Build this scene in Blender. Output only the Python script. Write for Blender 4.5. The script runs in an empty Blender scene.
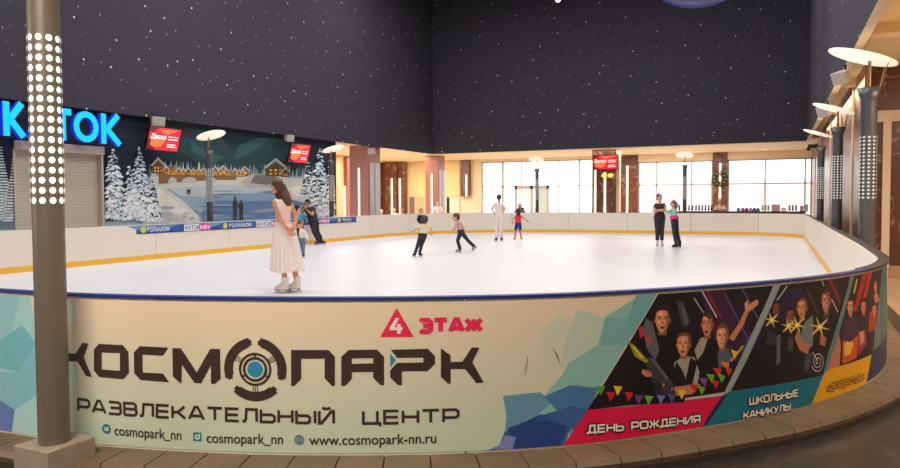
import bpy, bmesh, math, random
from mathutils import Vector, Matrix, Quaternion
random.seed(7)
SC = bpy.context.scene
COL = SC.collection
PI = math.pi
# ------------------------------------------------------------------ camera
CAMZ = 1.42; F = 700.0
YAW = math.radians(25); PITCH = math.radians(2.17); ROLL = math.radians(-0.26)
SHY = 7.5
R3 = (Matrix.Rotation(YAW, 3, 'Z') @ Matrix.Rotation(PI/2-PITCH, 3, 'X') @ Matrix.Rotation(ROLL, 3, 'Z'))
CAM = Vector((0, 0, CAMZ))
cd = bpy.data.cameras.new('camera'); cam = bpy.data.objects.new('camera', cd); COL.objects.link(cam)
cam.matrix_world = Matrix.Translation(CAM) @ R3.to_4x4()
cd.sensor_width = 36; cd.lens = 36*F/900; cd.shift_y = -SHY/900; cd.clip_start = .05; cd.clip_end = 500
SC.camera = cam
def ray(px, py):
    return R3 @ Vector(((px-450)/F, -(py+SHY-234)/F, -1))
def onz(px, py, z):
    d = ray(px, py); t = (z-CAMZ)/d.z; return CAM+d*t
def onx(px, py, x):
    d = ray(px, py); return CAM+d*(x/d.x)
def ony(px, py, y):
    d = ray(px, py); return CAM+d*(y/d.y)
def atd(px, py, dep):
    return CAM+ray(px, py)*dep
# ------------------------------------------------------------------ materials
def lin(c):
    return tuple(((v/255)/12.92 if v/255 <= .04045 else ((v/255+.055)/1.055)**2.4) for v in c)
_m = {}
def mat(name, rgb=(200,200,200), rough=.6, metal=0, emit=0, noise=0, nscale=8, bump=0, spec=.5, ecol=None):
    if name in _m: return _m[name]
    m = bpy.data.materials.new(name); m.use_nodes = True; _m[name] = m
    nt = m.node_tree; b = nt.nodes['Principled BSDF']; c = lin(rgb)
    b.inputs['Base Color'].default_value = (*c, 1)
    b.inputs['Roughness'].default_value = rough; b.inputs['Metallic'].default_value = metal
    b.inputs['Specular IOR Level'].default_value = spec
    if emit:
        b.inputs['Emission Color'].default_value = (*lin(ecol or rgb), 1); b.inputs['Emission Strength'].default_value = emit
    if noise or bump:
        tc = nt.nodes.new('ShaderNodeTexCoord'); n = nt.nodes.new('ShaderNodeTexNoise')
        n.inputs['Scale'].default_value = nscale; n.inputs['Detail'].default_value = 5
        nt.links.new(tc.outputs['Object'], n.inputs['Vector'])
        if noise:
            r = nt.nodes.new('ShaderNodeValToRGB'); nt.links.new(n.outputs['Fac'], r.inputs['Fac'])
            r.color_ramp.elements[0].position = .3; r.color_ramp.elements[1].position = .7
            r.color_ramp.elements[0].color = (*[v*(1-noise) for v in c], 1); r.color_ramp.elements[1].color = (*[min(1, v*(1+noise)) for v in c], 1)
            nt.links.new(r.outputs['Color'], b.inputs['Base Color'])
        if bump:
            bp = nt.nodes.new('ShaderNodeBump'); bp.inputs['Strength'].default_value = bump; bp.inputs['Distance'].default_value = .01
            nt.links.new(n.outputs['Fac'], bp.inputs['Height']); nt.links.new(bp.outputs['Normal'], b.inputs['Normal'])
    return m
def pm(rgb, rough=.55):
    return mat('print_%d_%d_%d' % tuple(rgb), rgb, rough, spec=.3)
def marble(name, base, vein, scale=1.2, rough=.25):
    m = mat(name, base, rough); nt = m.node_tree; b = nt.nodes['Principled BSDF']
    tc = nt.nodes.new('ShaderNodeTexCoord'); n = nt.nodes.new('ShaderNodeTexNoise'); n.inputs['Scale'].default_value = scale; n.inputs['Detail'].default_value = 8
    n.inputs['Distortion'].default_value = 1.5
    r = nt.nodes.new('ShaderNodeValToRGB'); e = r.color_ramp.elements
    e[0].position = .485; e[0].color = (*lin(base), 1); e[1].position = .515; e[1].color = (*lin(base), 1)
    k = e.new(.5); k.color = (*lin(vein), 1)
    n2 = nt.nodes.new('ShaderNodeTexNoise'); n2.inputs['Scale'].default_value = scale*6; n2.inputs['Detail'].default_value = 6
    mx = nt.nodes.new('ShaderNodeMix'); mx.data_type = 'RGBA'; mx.blend_type = 'MULTIPLY'; mx.inputs['Factor'].default_value = .5
    nt.links.new(tc.outputs['Object'], n.inputs['Vector']); nt.links.new(tc.outputs['Object'], n2.inputs['Vector'])
    nt.links.new(n.outputs['Fac'], r.inputs['Fac']); nt.links.new(r.outputs['Color'], mx.inputs['A']); nt.links.new(n2.outputs['Fac'], mx.inputs['B'])
    nt.links.new(mx.outputs['Result'], b.inputs['Base Color'])
    return m
# ------------------------------------------------------------------ mesh builder
def tagit(o, label=None, cat=None, group=None, kind=None):
    if label: o['label'] = label
    if cat: o['category'] = cat
    if group: o['group'] = group
    if kind: o['kind'] = kind
    return o
def root(name, loc, label, cat, group=None, rz=0):
    o = bpy.data.objects.new(name, None); COL.objects.link(o); o.location = loc; o.rotation_euler.z = rz
    o.empty_display_size = .1
    return tagit(o, label, cat, group)
def setpar(o, parent):
    # geometry is authored in world space; keep it there under the parent
    o.parent = parent
    o.matrix_parent_inverse = Matrix.Identity(4)
class MB:
    def __init__(s): s.v = []; s.f = []; s.m = []; s.mats = []; s.sm = []
    def mi(s, m):
        if m is None: return 0
        if m not in s.mats: s.mats.append(m)
        return s.mats.index(m)
    def add(s, vs, fs, m=None, smooth=False):
        b = len(s.v); s.v += [Vector(v) for v in vs]; k = s.mi(m)
        for f in fs: s.f.append([i+b for i in f]); s.m.append(k); s.sm.append(smooth)
        return s
    def box(s, lo, hi, m=None, M=None):
        x0,y0,z0 = lo; x1,y1,z1 = hi
        vs = [Vector(p) for p in [(x0,y0,z0),(x1,y0,z0),(x1,y1,z0),(x0,y1,z0),(x0,y0,z1),(x1,y0,z1),(x1,y1,z1),(x0,y1,z1)]]
        if M: vs = [M @ v for v in vs]
        return s.add(vs, [(0,3,2,1),(4,5,6,7),(0,1,5,4),(1,2,6,5),(2,3,7,6),(3,0,4,7)], m)
    def bbox(s, lo, hi, bev, m=None, M=None):   # bevelled box
        bm = bmesh.new(); bmesh.ops.create_cube(bm, size=1)
        for v in bm.verts: v.co = Vector([(lo[i]+hi[i])/2+v.co[i]*(hi[i]-lo[i]) for i in range(3)])
        bmesh.ops.bevel(bm, geom=bm.edges[:], offset=bev, segments=2, affect='EDGES', profile=.7)
        bm.verts.index_update()
        vs = [(M @ v.co if M else v.co.copy()) for v in bm.verts]; fs = [[v.index for v in f.verts] for f in bm.faces]; bm.free()
        return s.add(vs, fs, m)
    def tube(s, p0, p1, r0, r1=None, m=None, n=16, caps=True, sc=1.0, side=None):
        p0 = Vector(p0); p1 = Vector(p1); r1 = r0 if r1 is None else r1
        d = (p1-p0); q = d.normalized() if d.length > 1e-9 else Vector((0,0,1))
        a = Vector(side) if side is not None else (Vector((0,0,1)) if abs(q.z) < .9 else Vector((1,0,0)))
        a = (a-q*a.dot(q)).normalized(); b = q.cross(a)
        vs = []
        for p, r in ((p0,r0),(p1,r1)):
            for i in range(n):
                t = 2*PI*i/n; vs.append(p+a*math.cos(t)*r+b*math.sin(t)*r*sc)
        fs = [(i,(i+1)%n,n+(i+1)%n,n+i) for i in range(n)]
        s.add(vs, fs, m, True)
        if caps: s.add(vs[:n], [list(range(n))[::-1]], m); s.add(vs[n:], [list(range(n))], m)
        return s
    def path(s, pts, r, m=None, n=8):
        for a, b in zip(pts, pts[1:]): s.tube(a, b, r, r, m, n)
        return s
    def ell(s, c, rx, ry=None, rz=None, m=None, nu=16, nv=10, Q=None, v0=0, v1=1):
        ry = rx if ry is None else ry; rz = rx if rz is None else rz; c = Vector(c); vs = []
        for j in range(nv+1):
            ph = PI*(v0+(v1-v0)*j/nv)
            for i in range(nu):
                t = 2*PI*i/nu; p = Vector((rx*math.sin(ph)*math.cos(t), ry*math.sin(ph)*math.sin(t), rz*math.cos(ph)))
                if Q: p = Q @ p
                vs.append(c+p)
        fs = [(j*nu+i, (j+1)*nu+i, (j+1)*nu+(i+1)%nu, j*nu+(i+1)%nu) for j in range(nv) for i in range(nu)]
        return s.add(vs, fs, m, True)
    def loft(s, rings, m=None, caps=True, smooth=True):
        n = len(rings[0]); vs = [v for r in rings for v in r]
        fs = [(j*n+i, j*n+(i+1)%n, (j+1)*n+(i+1)%n, (j+1)*n+i) for j in range(len(rings)-1) for i in range(n)]
        s.add(vs, fs, m, smooth)
        if caps: s.add(rings[0], [list(range(n))[::-1]], m); s.add(rings[-1], [list(range(n))], m)
        return s
    def lathe(s, c, prof, m=None, n=24, M=None):
        c = Vector(c); rings = []
        for r, z in prof:
            ring = []
            for i in range(n):
                p = Vector((r*math.cos(2*PI*i/n), r*math.sin(2*PI*i/n), z)); p = M @ p if M else p
                ring.append(c+p)
            rings.append(ring)
        return s.loft(rings, m, caps=False)
    def build(s, name, m=None, parent=None, kind=None, label=None, cat=None, group=None, weld=False, origin=None):
        me = bpy.data.meshes.new(name)
        o0 = Vector(origin) if origin is not None else (parent.matrix_basis.translation if parent is not None else Vector((0,0,0)))
        Minv = None
        if parent is not None and not parent.get('_abs'):
            Minv = world_of(parent).inverted()
        elif origin is not None: Minv = Matrix.Translation(-o0)
        vs = [(Minv @ v if Minv else v) for v in s.v]
        me.from_pydata([tuple(v) for v in vs], [], s.f)
        ms = s.mats or [m]
        if s.mats and m is not None and m not in s.mats and False: pass
        for x in ms:
            if x is not None: me.materials.append(x)
        if not s.mats and m is None: pass
        for p, k, sm in zip(me.polygons, s.m, s.sm): p.material_index = k; p.use_smooth = sm
        if weld:
            bm = bmesh.new(); bm.from_mesh(me); bmesh.ops.remove_doubles(bm, verts=bm.verts, dist=1e-5); bm.to_mesh(me); bm.free()
        me.update()
        o = bpy.data.objects.new(name, me); COL.objects.link(o)
        if parent is not None: o.parent = parent
        elif origin is not None: o.location = o0
        return tagit(o, label, cat, group, kind)
def world_of(o):
    M = o.matrix_basis.copy()
    return (world_of(o.parent) @ M) if o.parent else M
def copy_tree(o, parent=None):
    c = o.copy(); COL.objects.link(c)
    if parent is not None: c.parent = parent
    for ch in list(o.children): copy_tree(ch, c)
    return c
def struct(name, mb, m=None): return mb.build(name, m, kind='structure')
# ------------------------------------------------------------------ flat print painter
def tess(polys_with_holes):
    from mathutils.geometry import tessellate_polygon
    vs = []; 
    for lp in polys_with_holes: vs += lp
    tris = tessellate_polygon([[Vector((p[0], p[1], 0)) for p in lp] for lp in polys_with_holes])
    return vs, [tuple(t) for t in tris]
class Paint:
    """layers of flat printed shapes in (s,z) coordinates, bent onto a surface"""
    def __init__(s, surf, step=None, eps=.0012): s.surf = surf; s.step = step; s.eps = eps; s.items = []; s.k = 1
    def poly(s, loops, m, layer=None):
        if loops and not isinstance(loops[0][0], (tuple, list, Vector)): loops = [loops]
        if layer is None: s.k += 1; layer = s.k
        vs, tr = tess(loops); s.items.append((vs, tr, m, layer))
    def tris(s, vs, fs, m, layer): s.items.append((vs, fs, m, layer))
    def build(s, name, parent, eps=None, **kw):
        mats = []; V = []; Fc = []; MI = []
        jn = max(1, int(s.eps*.9/2e-5))
        for qi, (vs, tr, m, layer) in enumerate(s.items):
            if m not in mats: mats.append(m)
            bm = bmesh.new(); bv = [bm.verts.new((p[0], p[1], 0)) for p in vs]
            for t in tr:
                try: bm.faces.new([bv[i] for i in t])
                except ValueError: pass
            if s.step:
                x0 = min(p[0] for p in vs); x1 = max(p[0] for p in vs)
                k = math.ceil(x0/s.step)
                while k*s.step < x1:
                    bmesh.ops.bisect_plane(bm, geom=bm.verts[:]+bm.edges[:]+bm.faces[:], plane_co=(k*s.step,0,0), plane_no=(1,0,0)); k += 1
            bm.verts.index_update(); b = len(V)
            for v in bm.verts: V.append(s.surf(v.co.x, v.co.y, s.eps*layer+(qi % jn)*2e-5))
            for f in bm.faces: Fc.append([v.index+b for v in f.verts]); MI.append(mats.index(m))
            bm.free()
        mb = MB(); mb.v = V; mb.f = Fc; mb.m = MI; mb.mats = mats; mb.sm = [False]*len(Fc)
        s.items = []
        return mb.build(name, parent=parent, **kw)
def stroke(pts, w, closed=False):
    """mitred polygon quads along a polyline"""
    n = len(pts); L = []; Rr = []
    P = [Vector((p[0], p[1])) for p in pts]
    for i in range(n):
        if closed: a = P[i-1]; b = P[i]; c = P[(i+1) % n]
        else: a = P[max(i-1,0)]; b = P[i]; c = P[min(i+1,n-1)]
        d0 = (b-a); d1 = (c-b)
        if d0.length < 1e-9: d0 = d1
        if d1.length < 1e-9: d1 = d0
        d0.normalize(); d1.normalize(); n0 = Vector((-d0.y, d0.x)); n1 = Vector((-d1.y, d1.x)); nn = (n0+n1)
        if nn.length < .3: nn = n0
        nn.normalize(); k = w/2/max(.45, nn.dot(n0)); L.append(b+nn*k); Rr.append(b-nn*k)
    out = []
    for i in range(n if closed else n-1):
        j = (i+1) % n; out.append([tuple(L[i]), tuple(L[j]), tuple(Rr[j]), tuple(Rr[i])])
    return out
# squared stroke glyphs: (width, strokes)   height = 1
c = .16
G = {
'Р': (.85, [[(0,0),(0,1),(.7,1),(.85,.85),(.85,.5),(.7,.36),(0,.36)]]),
'А': (.95, [[(0,0),(.38,1),(.57,1),(.95,0)],[(.14,.27),(.81,.27)]]),
'З': (.85, [[(0,1),(.7,1),(.83,.88),(.83,.62),(.7,.52),(.12,.52)],[(.7,.52),(.85,.4),(.85,.14),(.7,0),(0,0)]]),
'В': (.85, [[(0,0),(0,1),(.68,1),(.8,.88),(.8,.62),(.68,.52),(0,.52)],[(.68,.52),(.85,.4),(.85,.14),(.7,0),(0,0)]]),
'Л': (.9, [[(-.02,0),(.12,.02),(.2,.2),(.24,1),(.88,1),(.88,0)]]),
'Е': (.8, [[(.8,1),(0,1),(0,0),(.8,0)],[(0,.5),(.76,.5)]]),
'К': (.85, [[(0,0),(0,1)],[(0,.5),(.35,.5),(.8,1)],[(.35,.5),(.85,0)]]),
'Т': (.95, [[(0,1),(.95,1)],[(.475,1),(.475,0)]]),
'Ь': (.85, [[(0,1),(0,0),(.7,0),(.85,.14),(.85,.46),(.7,.6),(0,.6)]]),
'Н': (.85, [[(0,0),(0,1)],[(.85,0),(.85,1)],[(0,.5),(.85,.5)]]),
'Ы': (1.15, [[(0,1),(0,0),(.68,0),(.82,.14),(.82,.46),(.68,.6),(0,.6)],[(1.15,0),(1.15,1)]]),
'И': (.88, [[(0,1),(0,0),(.12,0),(.76,1),(.88,1),(.88,0)]]),
'Й': (.88, [[(0,1),(0,0),(.12,0),(.76,1),(.88,1),(.88,0)],[(.2,1.3),(.32,1.2),(.56,1.2),(.68,1.3)]]),
'Ц': (.95, [[(0,1),(0,0),(.95,0),(.95,-.25)],[(.8,0),(.8,1)]]),
'Д': (1.0, [[(0,-.22),(0,0),(1,0),(1,-.22)],[(.15,0),(.28,.3),(.3,1),(.85,1),(.85,0)]]),
'О': (.9, [[(.14,0),(0,.14),(0,.86),(.14,1),(.76,1),(.9,.86),(.9,.14),(.76,0),(.14,0)]]),
'Ж': (1.15, [[(.575,0),(.575,1)],[(0,1),(.35,.5),(.8,.5),(1.15,1)],[(0,0),(.35,.5)],[(.8,.5),(1.15,0)]]),
'Я': (.85, [[(.85,0),(.85,1),(.15,1),(0,.86),(0,.54),(.15,.4),(.85,.4)],[(.35,.4),(0,0)]]),
'Ш': (1.2, [[(0,1),(0,0),(1.2,0),(1.2,1)],[(.6,0),(.6,1)]]),
'У': (.85, [[(0,1),(.42,.35)],[(.85,1),(.4,.15),(.28,0),(.08,0)]]),
'П': (.85, [[(0,0),(0,1),(.85,1),(.85,0)]]),
'Э': (.8, [[(0,.86),(.1,1),(.6,1),(.8,.8),(.8,.2),(.6,0),(.1,0),(0,.14)],[(.2,.5),(.8,.5)]]),
' ': (.55, []),
}
def stroketext(pt, text, s0, s1, z0, z1, h, w, m, layer, outline=None, om=None):
    gap = .26; adv = 0; pos = []
    for ch in text: pos.append(adv); adv += G[ch][0]+gap
    tot = adv-gap; kx = (s1-s0)/tot
    for ch, x in zip(text, pos):
        for st in G[ch][1]:
            pts = [(s0+(x+a)*kx, z0+(z1-z0)*((x+a)/tot)+(w/2)+b*(h-w)) for a, b in st]
            cl = len(pts) > 3 and abs(pts[0][0]-pts[-1][0]) < 1e-6 and abs(pts[0][1]-pts[-1][1]) < 1e-6
            if cl: pts = pts[:-1]
            for q in stroke(pts, w, cl): pt.items.append((q, [(0,1,2),(0,2,3)], m, layer))
            if outline:
                p2 = list(pts)
                for q in stroke(p2, w+2*outline, cl): pt.items.append((q, [(0,1,2),(0,2,3)], om, layer-1))
_fc = {}
def fonttext(pt, text, s0, s1, z0, z1, xh, m, layer, bold=.0, capref='x'):
    c = bpy.data.curves.new('t', 'FONT'); c.body = text; c.offset = bold; o = bpy.data.objects.new('t', c); COL.objects.link(o)
    dg = bpy.context.evaluated_depsgraph_get(); me = o.evaluated_get(dg).to_mesh()
    vs = [(v.co.x, v.co.y) for v in me.vertices]; fs = []
    me.calc_loop_triangles()
    fs = [tuple(t.vertices) for t in me.loop_triangles]
    x0 = min(v[0] for v in vs); x1 = max(v[0] for v in vs)
    ref = .45 if capref == 'x' else .73
    out = [(s0+(x-x0)/(x1-x0)*(s1-s0), z0+(z1-z0)*((x-x0)/(x1-x0))+y/ref*xh) for x, y in vs]
    o.to_mesh_clear(); bpy.data.objects.remove(o); bpy.data.curves.remove(c)
    pt.items.append((out, fs, m, layer))
# ------------------------------------------------------------------ materials of the setting
M_ICE = mat('ice', (236,234,238), .38, noise=.02, nscale=.6, spec=.45)
M_BOARD = mat('white_board_plastic', (232,222,207), .4)
M_KICK = mat('yellow_kick_plastic', (236,180,58), .45)
M_BLUECAP = mat('blue_cap_plastic', (30,46,118), .4)
M_DARKCAP = mat('dark_cap_rubber', (34,34,46), .45)
M_GREYCAP = mat('grey_cap_plastic', (190,184,178), .45)
M_TILE = mat('kerb_tile', (112,92,70), .5, noise=.22, nscale=3)
M_GROUT = mat('tile_joint', (52,42,34), .9)
M_LOBBY = marble('lobby_floor_stone', (66,58,52), (90,80,70), .9, .3)
M_CREAM = mat('cream_paint', (236,216,190), .7)
M_CEIL = mat('cream_ceiling', (232,212,180), .75)
M_YEL = mat('ochre_wall_paint', (232,208,152), .7)
M_BROWN = marble('brown_marble', (120,72,58), (190,150,130), .8, .3)
M_RED = marble('red_granite', (186,118,106), (206,150,138), 2.5, .3)
M_STEEL = mat('satin_metal_panel', (170,172,178), .35, .6)
M_ALU = mat('grey_window_frame', (176,172,170), .5)
M_STRIP = mat('light_strip_diffuser', (255,246,232), .5, emit=.55)
M_LAMPGLOW = mat('lamp_glow', (255,238,205), .5, emit=5)
M_GLASS = mat('window_glass', (255,255,255), .02)
b = M_GLASS.node_tree.nodes['Principled BSDF']; b.inputs['Transmission Weight'].default_value = 1; b.inputs['IOR'].default_value = 1.0
# starry night paint: small bright specks of two sizes on near-black
def starmat():
    m = mat('starry_night_paint', (34,32,42), .8); nt = m.node_tree; b = nt.nodes['Principled BSDF']
    tc = nt.nodes.new('ShaderNodeTexCoord'); b.inputs['Specular IOR Level'].default_value = .15
    cur = None
    prev = None
    sx_ = nt.nodes.new('ShaderNodeSeparateXYZ'); nt.links.new(tc.outputs['Object'], sx_.inputs[0]); ad = nt.nodes.new('ShaderNodeMath'); ad.operation = 'ADD'
    nt.links.new(sx_.outputs['X'], ad.inputs[0]); nt.links.new(sx_.outputs['Y'], ad.inputs[1]); cb_ = nt.nodes.new('ShaderNodeCombineXYZ'); nt.links.new(ad.outputs[0], cb_.inputs['X']); nt.links.new(sx_.outputs['Z'], cb_.inputs['Y'])
    for sc, rad, keep, bright in ((2.5,.032,.8,.16),(1.55,.029,.7,.34),(.95,.024,.65,.75)):
        v = nt.nodes.new('ShaderNodeTexVoronoi'); v.voronoi_dimensions = '2D'; v.inputs['Scale'].default_value = sc
        nt.links.new(cb_.outputs[0], v.inputs['Vector'])
        lt = nt.nodes.new('ShaderNodeMath'); lt.operation = 'LESS_THAN'; lt.inputs[1].default_value = rad
        nt.links.new(v.outputs['Distance'], lt.inputs[0])
        sep = nt.nodes.new('ShaderNodeSeparateColor'); nt.links.new(v.outputs['Color'], sep.inputs['Color'])
        k = nt.nodes.new('ShaderNodeMath'); k.operation = 'LESS_THAN'; k.inputs[1].default_value = keep; nt.links.new(sep.outputs['Red'], k.inputs[0])
        mu = nt.nodes.new('ShaderNodeMath'); mu.operation = 'MULTIPLY'; nt.links.new(lt.outputs[0], mu.inputs[0]); nt.links.new(k.outputs[0], mu.inputs[1])
        m2 = nt.nodes.new('ShaderNodeMath'); m2.operation = 'MULTIPLY'; m2.inputs[1].default_value = bright; nt.links.new(mu.outputs[0], m2.inputs[0])
        if prev is None: prev = m2.outputs[0]
        else:
            a = nt.nodes.new('ShaderNodeMath'); a.operation = 'MAXIMUM'; nt.links.new(prev, a.inputs[0]); nt.links.new(m2.outputs[0], a.inputs[1]); prev = a.outputs[0]
    mx = nt.nodes.new('ShaderNodeMix'); mx.data_type = 'RGBA'
    nt.links.new(prev, mx.inputs['Factor']); mx.inputs['A'].default_value = (*lin((64,61,71)), 1); mx.inputs['B'].default_value = (.95,.97,1,1)
    nt.links.new(mx.outputs['Result'], b.inputs['Base Color'])
    return m
M_STAR = starmat()
# ------------------------------------------------------------------ rink outline
ICE = .06; TOP = .885
px_edge = [(0,291),(66,295.3),(140,297.3),(210,298.6),(300,299.3),(400,298.9),(480,297.8),(570,295.2),(620,292.8),(680,289.2),(740,285),(790,281),(832,276),(860,271.8),(878,267.5),(886,263.6),(889.5,258.5)]
near = [onz(x, y, .875) for x, y in px_edge]
OX0, OX1, OY1 = -13.3, .97, 28.4
print('near', [(round(p.x,2), round(p.y,2)) for p in near])
def arc(cx, cy, rx, ry, a0, a1, n):
    return [Vector((cx+rx*math.cos(math.radians(a0+(a1-a0)*i/n)), cy+ry*math.sin(math.radians(a0+(a1-a0)*i/n)), 0)) for i in range(n+1)]
def catmull(P, sub=8):
    out = []
    for i in range(len(P)-1):
        p0 = P[max(i-1,0)]; p1 = P[i]; p2 = P[i+1]; p3 = P[min(i+2,len(P)-1)]
        for k in range(sub):
            t = k/sub; out.append(.5*((2*p1)+(-p0+p2)*t+(2*p0-5*p1+4*p2-p3)*t*t+(-p0+3*p1-3*p2+p3)*t**3))
    out.append(P[-1]); return out
nearc = catmull([Vector((-8.6,2.45,0)), Vector((-6.5,2.5,0))]+[Vector((p.x,p.y,0)) for p in near], 6)
# counter-clockwise loop: near side left->right, right side, back, left
loop = nearc + [Vector((OX1, y, 0)) for y in (9.5, 12, 16, 20, 24, 26.3)] + arc(OX1-2.0, 26.4, 2.0, 2.0, 5, 90, 10) \
     + [Vector((x, OY1, 0)) for x in (-3,-5,-6.6)] + arc(-6.9, 22.0, 6.4, 6.4, 93, 180, 22) \
     + [Vector((OX0, y, 0)) for y in (20, 17, 14, 11, 8.5)] + arc(OX0+5, 7.45, 5, 5, 182, 268, 20)[:-1]
def resample(P, step, closed=True):
    Q = P+[P[0]] if closed else P
    L = [0]
    for a, b2 in zip(Q, Q[1:]): L.append(L[-1]+(b2-a).length)
    n = int(L[-1]/step); st = L[-1]/n; out = []; j = 0
    for i in range(n if closed else n+1):
        s = i*st
        while j < len(L)-2 and L[j+1] < s: j += 1
        t = (s-L[j])/max(1e-9, L[j+1]-L[j]); out.append(Q[j].lerp(Q[j+1], min(1,t)))
    return out, st
# light smoothing then uniform resampling
OUT, ST = resample(loop, .05)
for _ in range(40):
    OUT = [(OUT[i-1]+OUT[i]*2+OUT[(i+1) % len(OUT)])/4 for i in range(len(OUT))]
OUT, ST = resample(OUT, .05)
N = len(OUT)
NRM = []
for i in range(N):
    d = (OUT[(i+1) % N]-OUT[i-1]).normalized(); NRM.append(Vector((d.y, -d.x, 0)))   # outward for a CCW loop
def off(i, d, z): i %= N; return OUT[i]+NRM[i]*d+Vector((0,0,z))
def band(mb, i0, i1, d0, d1, z0, z1, m=None, step=2, ends=True):
    idx = list(range(i0, i1, step))+[i1]
    rings = [[off(i,d0,z0), off(i,d1,z0), off(i,d1,z1), off(i,d0,z1)] for i in idx]
    vs = [v for r in rings for v in r]; fs = []
    for j in range(len(rings)-1):
        for k in range(4):
            fs.append((j*4+k, j*4+(k+1) % 4, (j+1)*4+(k+1) % 4, (j+1)*4+k))
    if ends: fs += [(3,2,1,0), tuple(len(vs)-4+k for k in range(4))]
    return mb.add(vs, fs, m)
# ------------------------------------------------------------------ ice, kerb, lobby floor
mb = MB(); ins = [off(i, -.09, ICE) for i in range(0, N, 6)]
mb.add(ins, [list(range(len(ins)))]); bot = [p-Vector((0,0,.15)) for p in ins]
mb.add(ins+bot, [(i, len(ins)+i, len(ins)+(i+1) % len(ins), (i+1) % len(ins)) for i in range(len(ins))])
struct('floor_ice', mb, M_ICE)
mb = MB(); mb.box((-24,-7,-.3),(9,41,-.1)); struct('floor', mb, M_LOBBY)
mb = MB(); mb.box((1.45,7.5,-.1),(9,15.9,-.09)); struct('floor_hall', mb, mat('tan_floor_tile', (178,146,112), .35, noise=.08, nscale=1))
mb = MB(); mb.box((-24,31.6,-.1),(2,41,-.09)); mb.box((-24,10,-.1),(-13.9,31.6,-.09)); struct('floor_foyer', mb, mat('pale_bounce_floor', (222,208,190), .3, noise=.05, nscale=1))  # pale floor added over the dark one to bounce daylight onto the ceiling
# a ring of kerb tiles round the foot of the barrier
mb = MB(); n_t = int(.28/ST); i = 0
mb2 = MB()
while i < N:
    j = min(i+n_t, N)
    band(mb, i, j, -.12, .235, -.1, -.012, M_GROUT, 3, False)
    rings = [[off(k,.006,-.08), off(k,.23,-.08), off(k,.245,-.03), off(k,.228,.0), off(k,.0,.0)] for k in (i, (i+j)//2, j)]
    # tile, a hair narrower than its bay
    a, m_, b2 = rings; a = [p.lerp(q, .03) for p, q in zip(a, m_)]; b2 = [p.lerp(q, .03) for p, q in zip(b2, m_)]
    mb.loft([a, m_, b2], M_TILE, smooth=False)
    i = j
mb.build('trim_1', kind='structure')
# ------------------------------------------------------------------ barrier
barrier = root('rink_barrier', tuple(OUT[0]), 'low white ice rink barrier with yellow kick strip running all round the ice', 'rink barrier')
npan = 30
for k in range(npan):
    i0 = k*N//npan; i1 = (k+1)*N//npan
    mb = MB(); idx = list(range(i0, i1, 4))+[i1]
    rings = []
    for i in idx:
        rings.append([off(i,0,-.02), off(i,0,TOP-.012), off(i,-.1,TOP-.012), off(i,-.1,.0)])
    rings[0] = [p.lerp(q, .03) for p, q in zip(rings[0], rings[1])]; rings[-1] = [p.lerp(q, .03) for p, q in zip(rings[-1], rings[-2])]
    mb.loft(rings, None, smooth=False); mb.build('board_panel', M_BOARD, barrier)
mb = MB(); band(mb, 0, N, -.112, -.1, ICE-.01, ICE+.115, None, 2, False); mb.build('kick_strip', M_KICK, barrier, label='yellow kick strip')
def idx_near(p): return min(range(N), key=lambda i: (OUT[i]-Vector((p[0],p[1],0))).length)
iA = idx_near((.62, 6.1)); iB = idx_near((-6.5, OY1)); iC = idx_near((OX0, 8))
mb = MB(); band(mb, iC-N, iA, -.045, .012, TOP-.016, TOP, None, 2); mb.build('cap_rail', M_BLUECAP, barrier, label='blue cap rail')
mb = MB(); band(mb, iA, iB, -.075, .012, TOP-.018, TOP, None, 2); mb.build('cap_rail', M_DARKCAP, barrier, label='black cap rail')
mb = MB(); band(mb, iB, iC, -.075, .012, TOP-.018, TOP, None, 2); mb.build('cap_rail', M_GREYCAP, barrier, label='pale grey cap rail')
# ------------------------------------------------------------------ banner on the outside of the near boards
# surface coordinate s = index*ST along OUT (may be negative to the left)
def banner_surf(s, z, e):
    k = s/ST; i = math.floor(k); t = k-i
    p = off(i, 0, 0).lerp(off(i+1, 0, 0), t); n = NRM[i % N].lerp(NRM[(i+1) % N], t).normalized()
    return p+n*(.004+e)+Vector((0,0,z))
i_lo = iC-N+40; i_hi = iA+70
def B(px, py):
    """pixel of the photograph -> (s,z) on the banner"""
    d = ray(px, py); dx, dy = d.x, d.y; best = None
    for i in range(i_lo, i_hi):
        a = off(i,.004,0); b2 = off(i+1,.004,0)
        ex, ey = b2.x-a.x, b2.y-a.y; den = dx*ey-dy*ex
        if abs(den) < 1e-12: continue
        t = (a.x*ey-a.y*ex)/den; u = (a.x*dy-a.y*dx)/den
        if t > 0 and -1e-6 <= u <= 1+1e-6 and (best is None or t < best[0]): best = (t, (i+u)*ST)
    if best is None: raise ValueError((px, py))
    return best[1], CAMZ+d.z*best[0]
def BP(pts, ox=0, oy=0, k=1.0): return [B(ox+x/k, oy+y/k) for x, y in pts]
s_left = (iC-N+60)*ST; s_right = B(887.0, 300)[0]
print('banner', s_left, s_right, B(885,300), B(300,457), B(300,301))
banner = root('advertising_banner', tuple(banner_surf(B(300,400)[0], .4, 0)), 'long printed vinyl banner with company logo wrapped round the outside of the near rink boards', 'banner')
CREAMB = mat('banner_vinyl', (226,208,176), .42, spec=.35)
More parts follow.
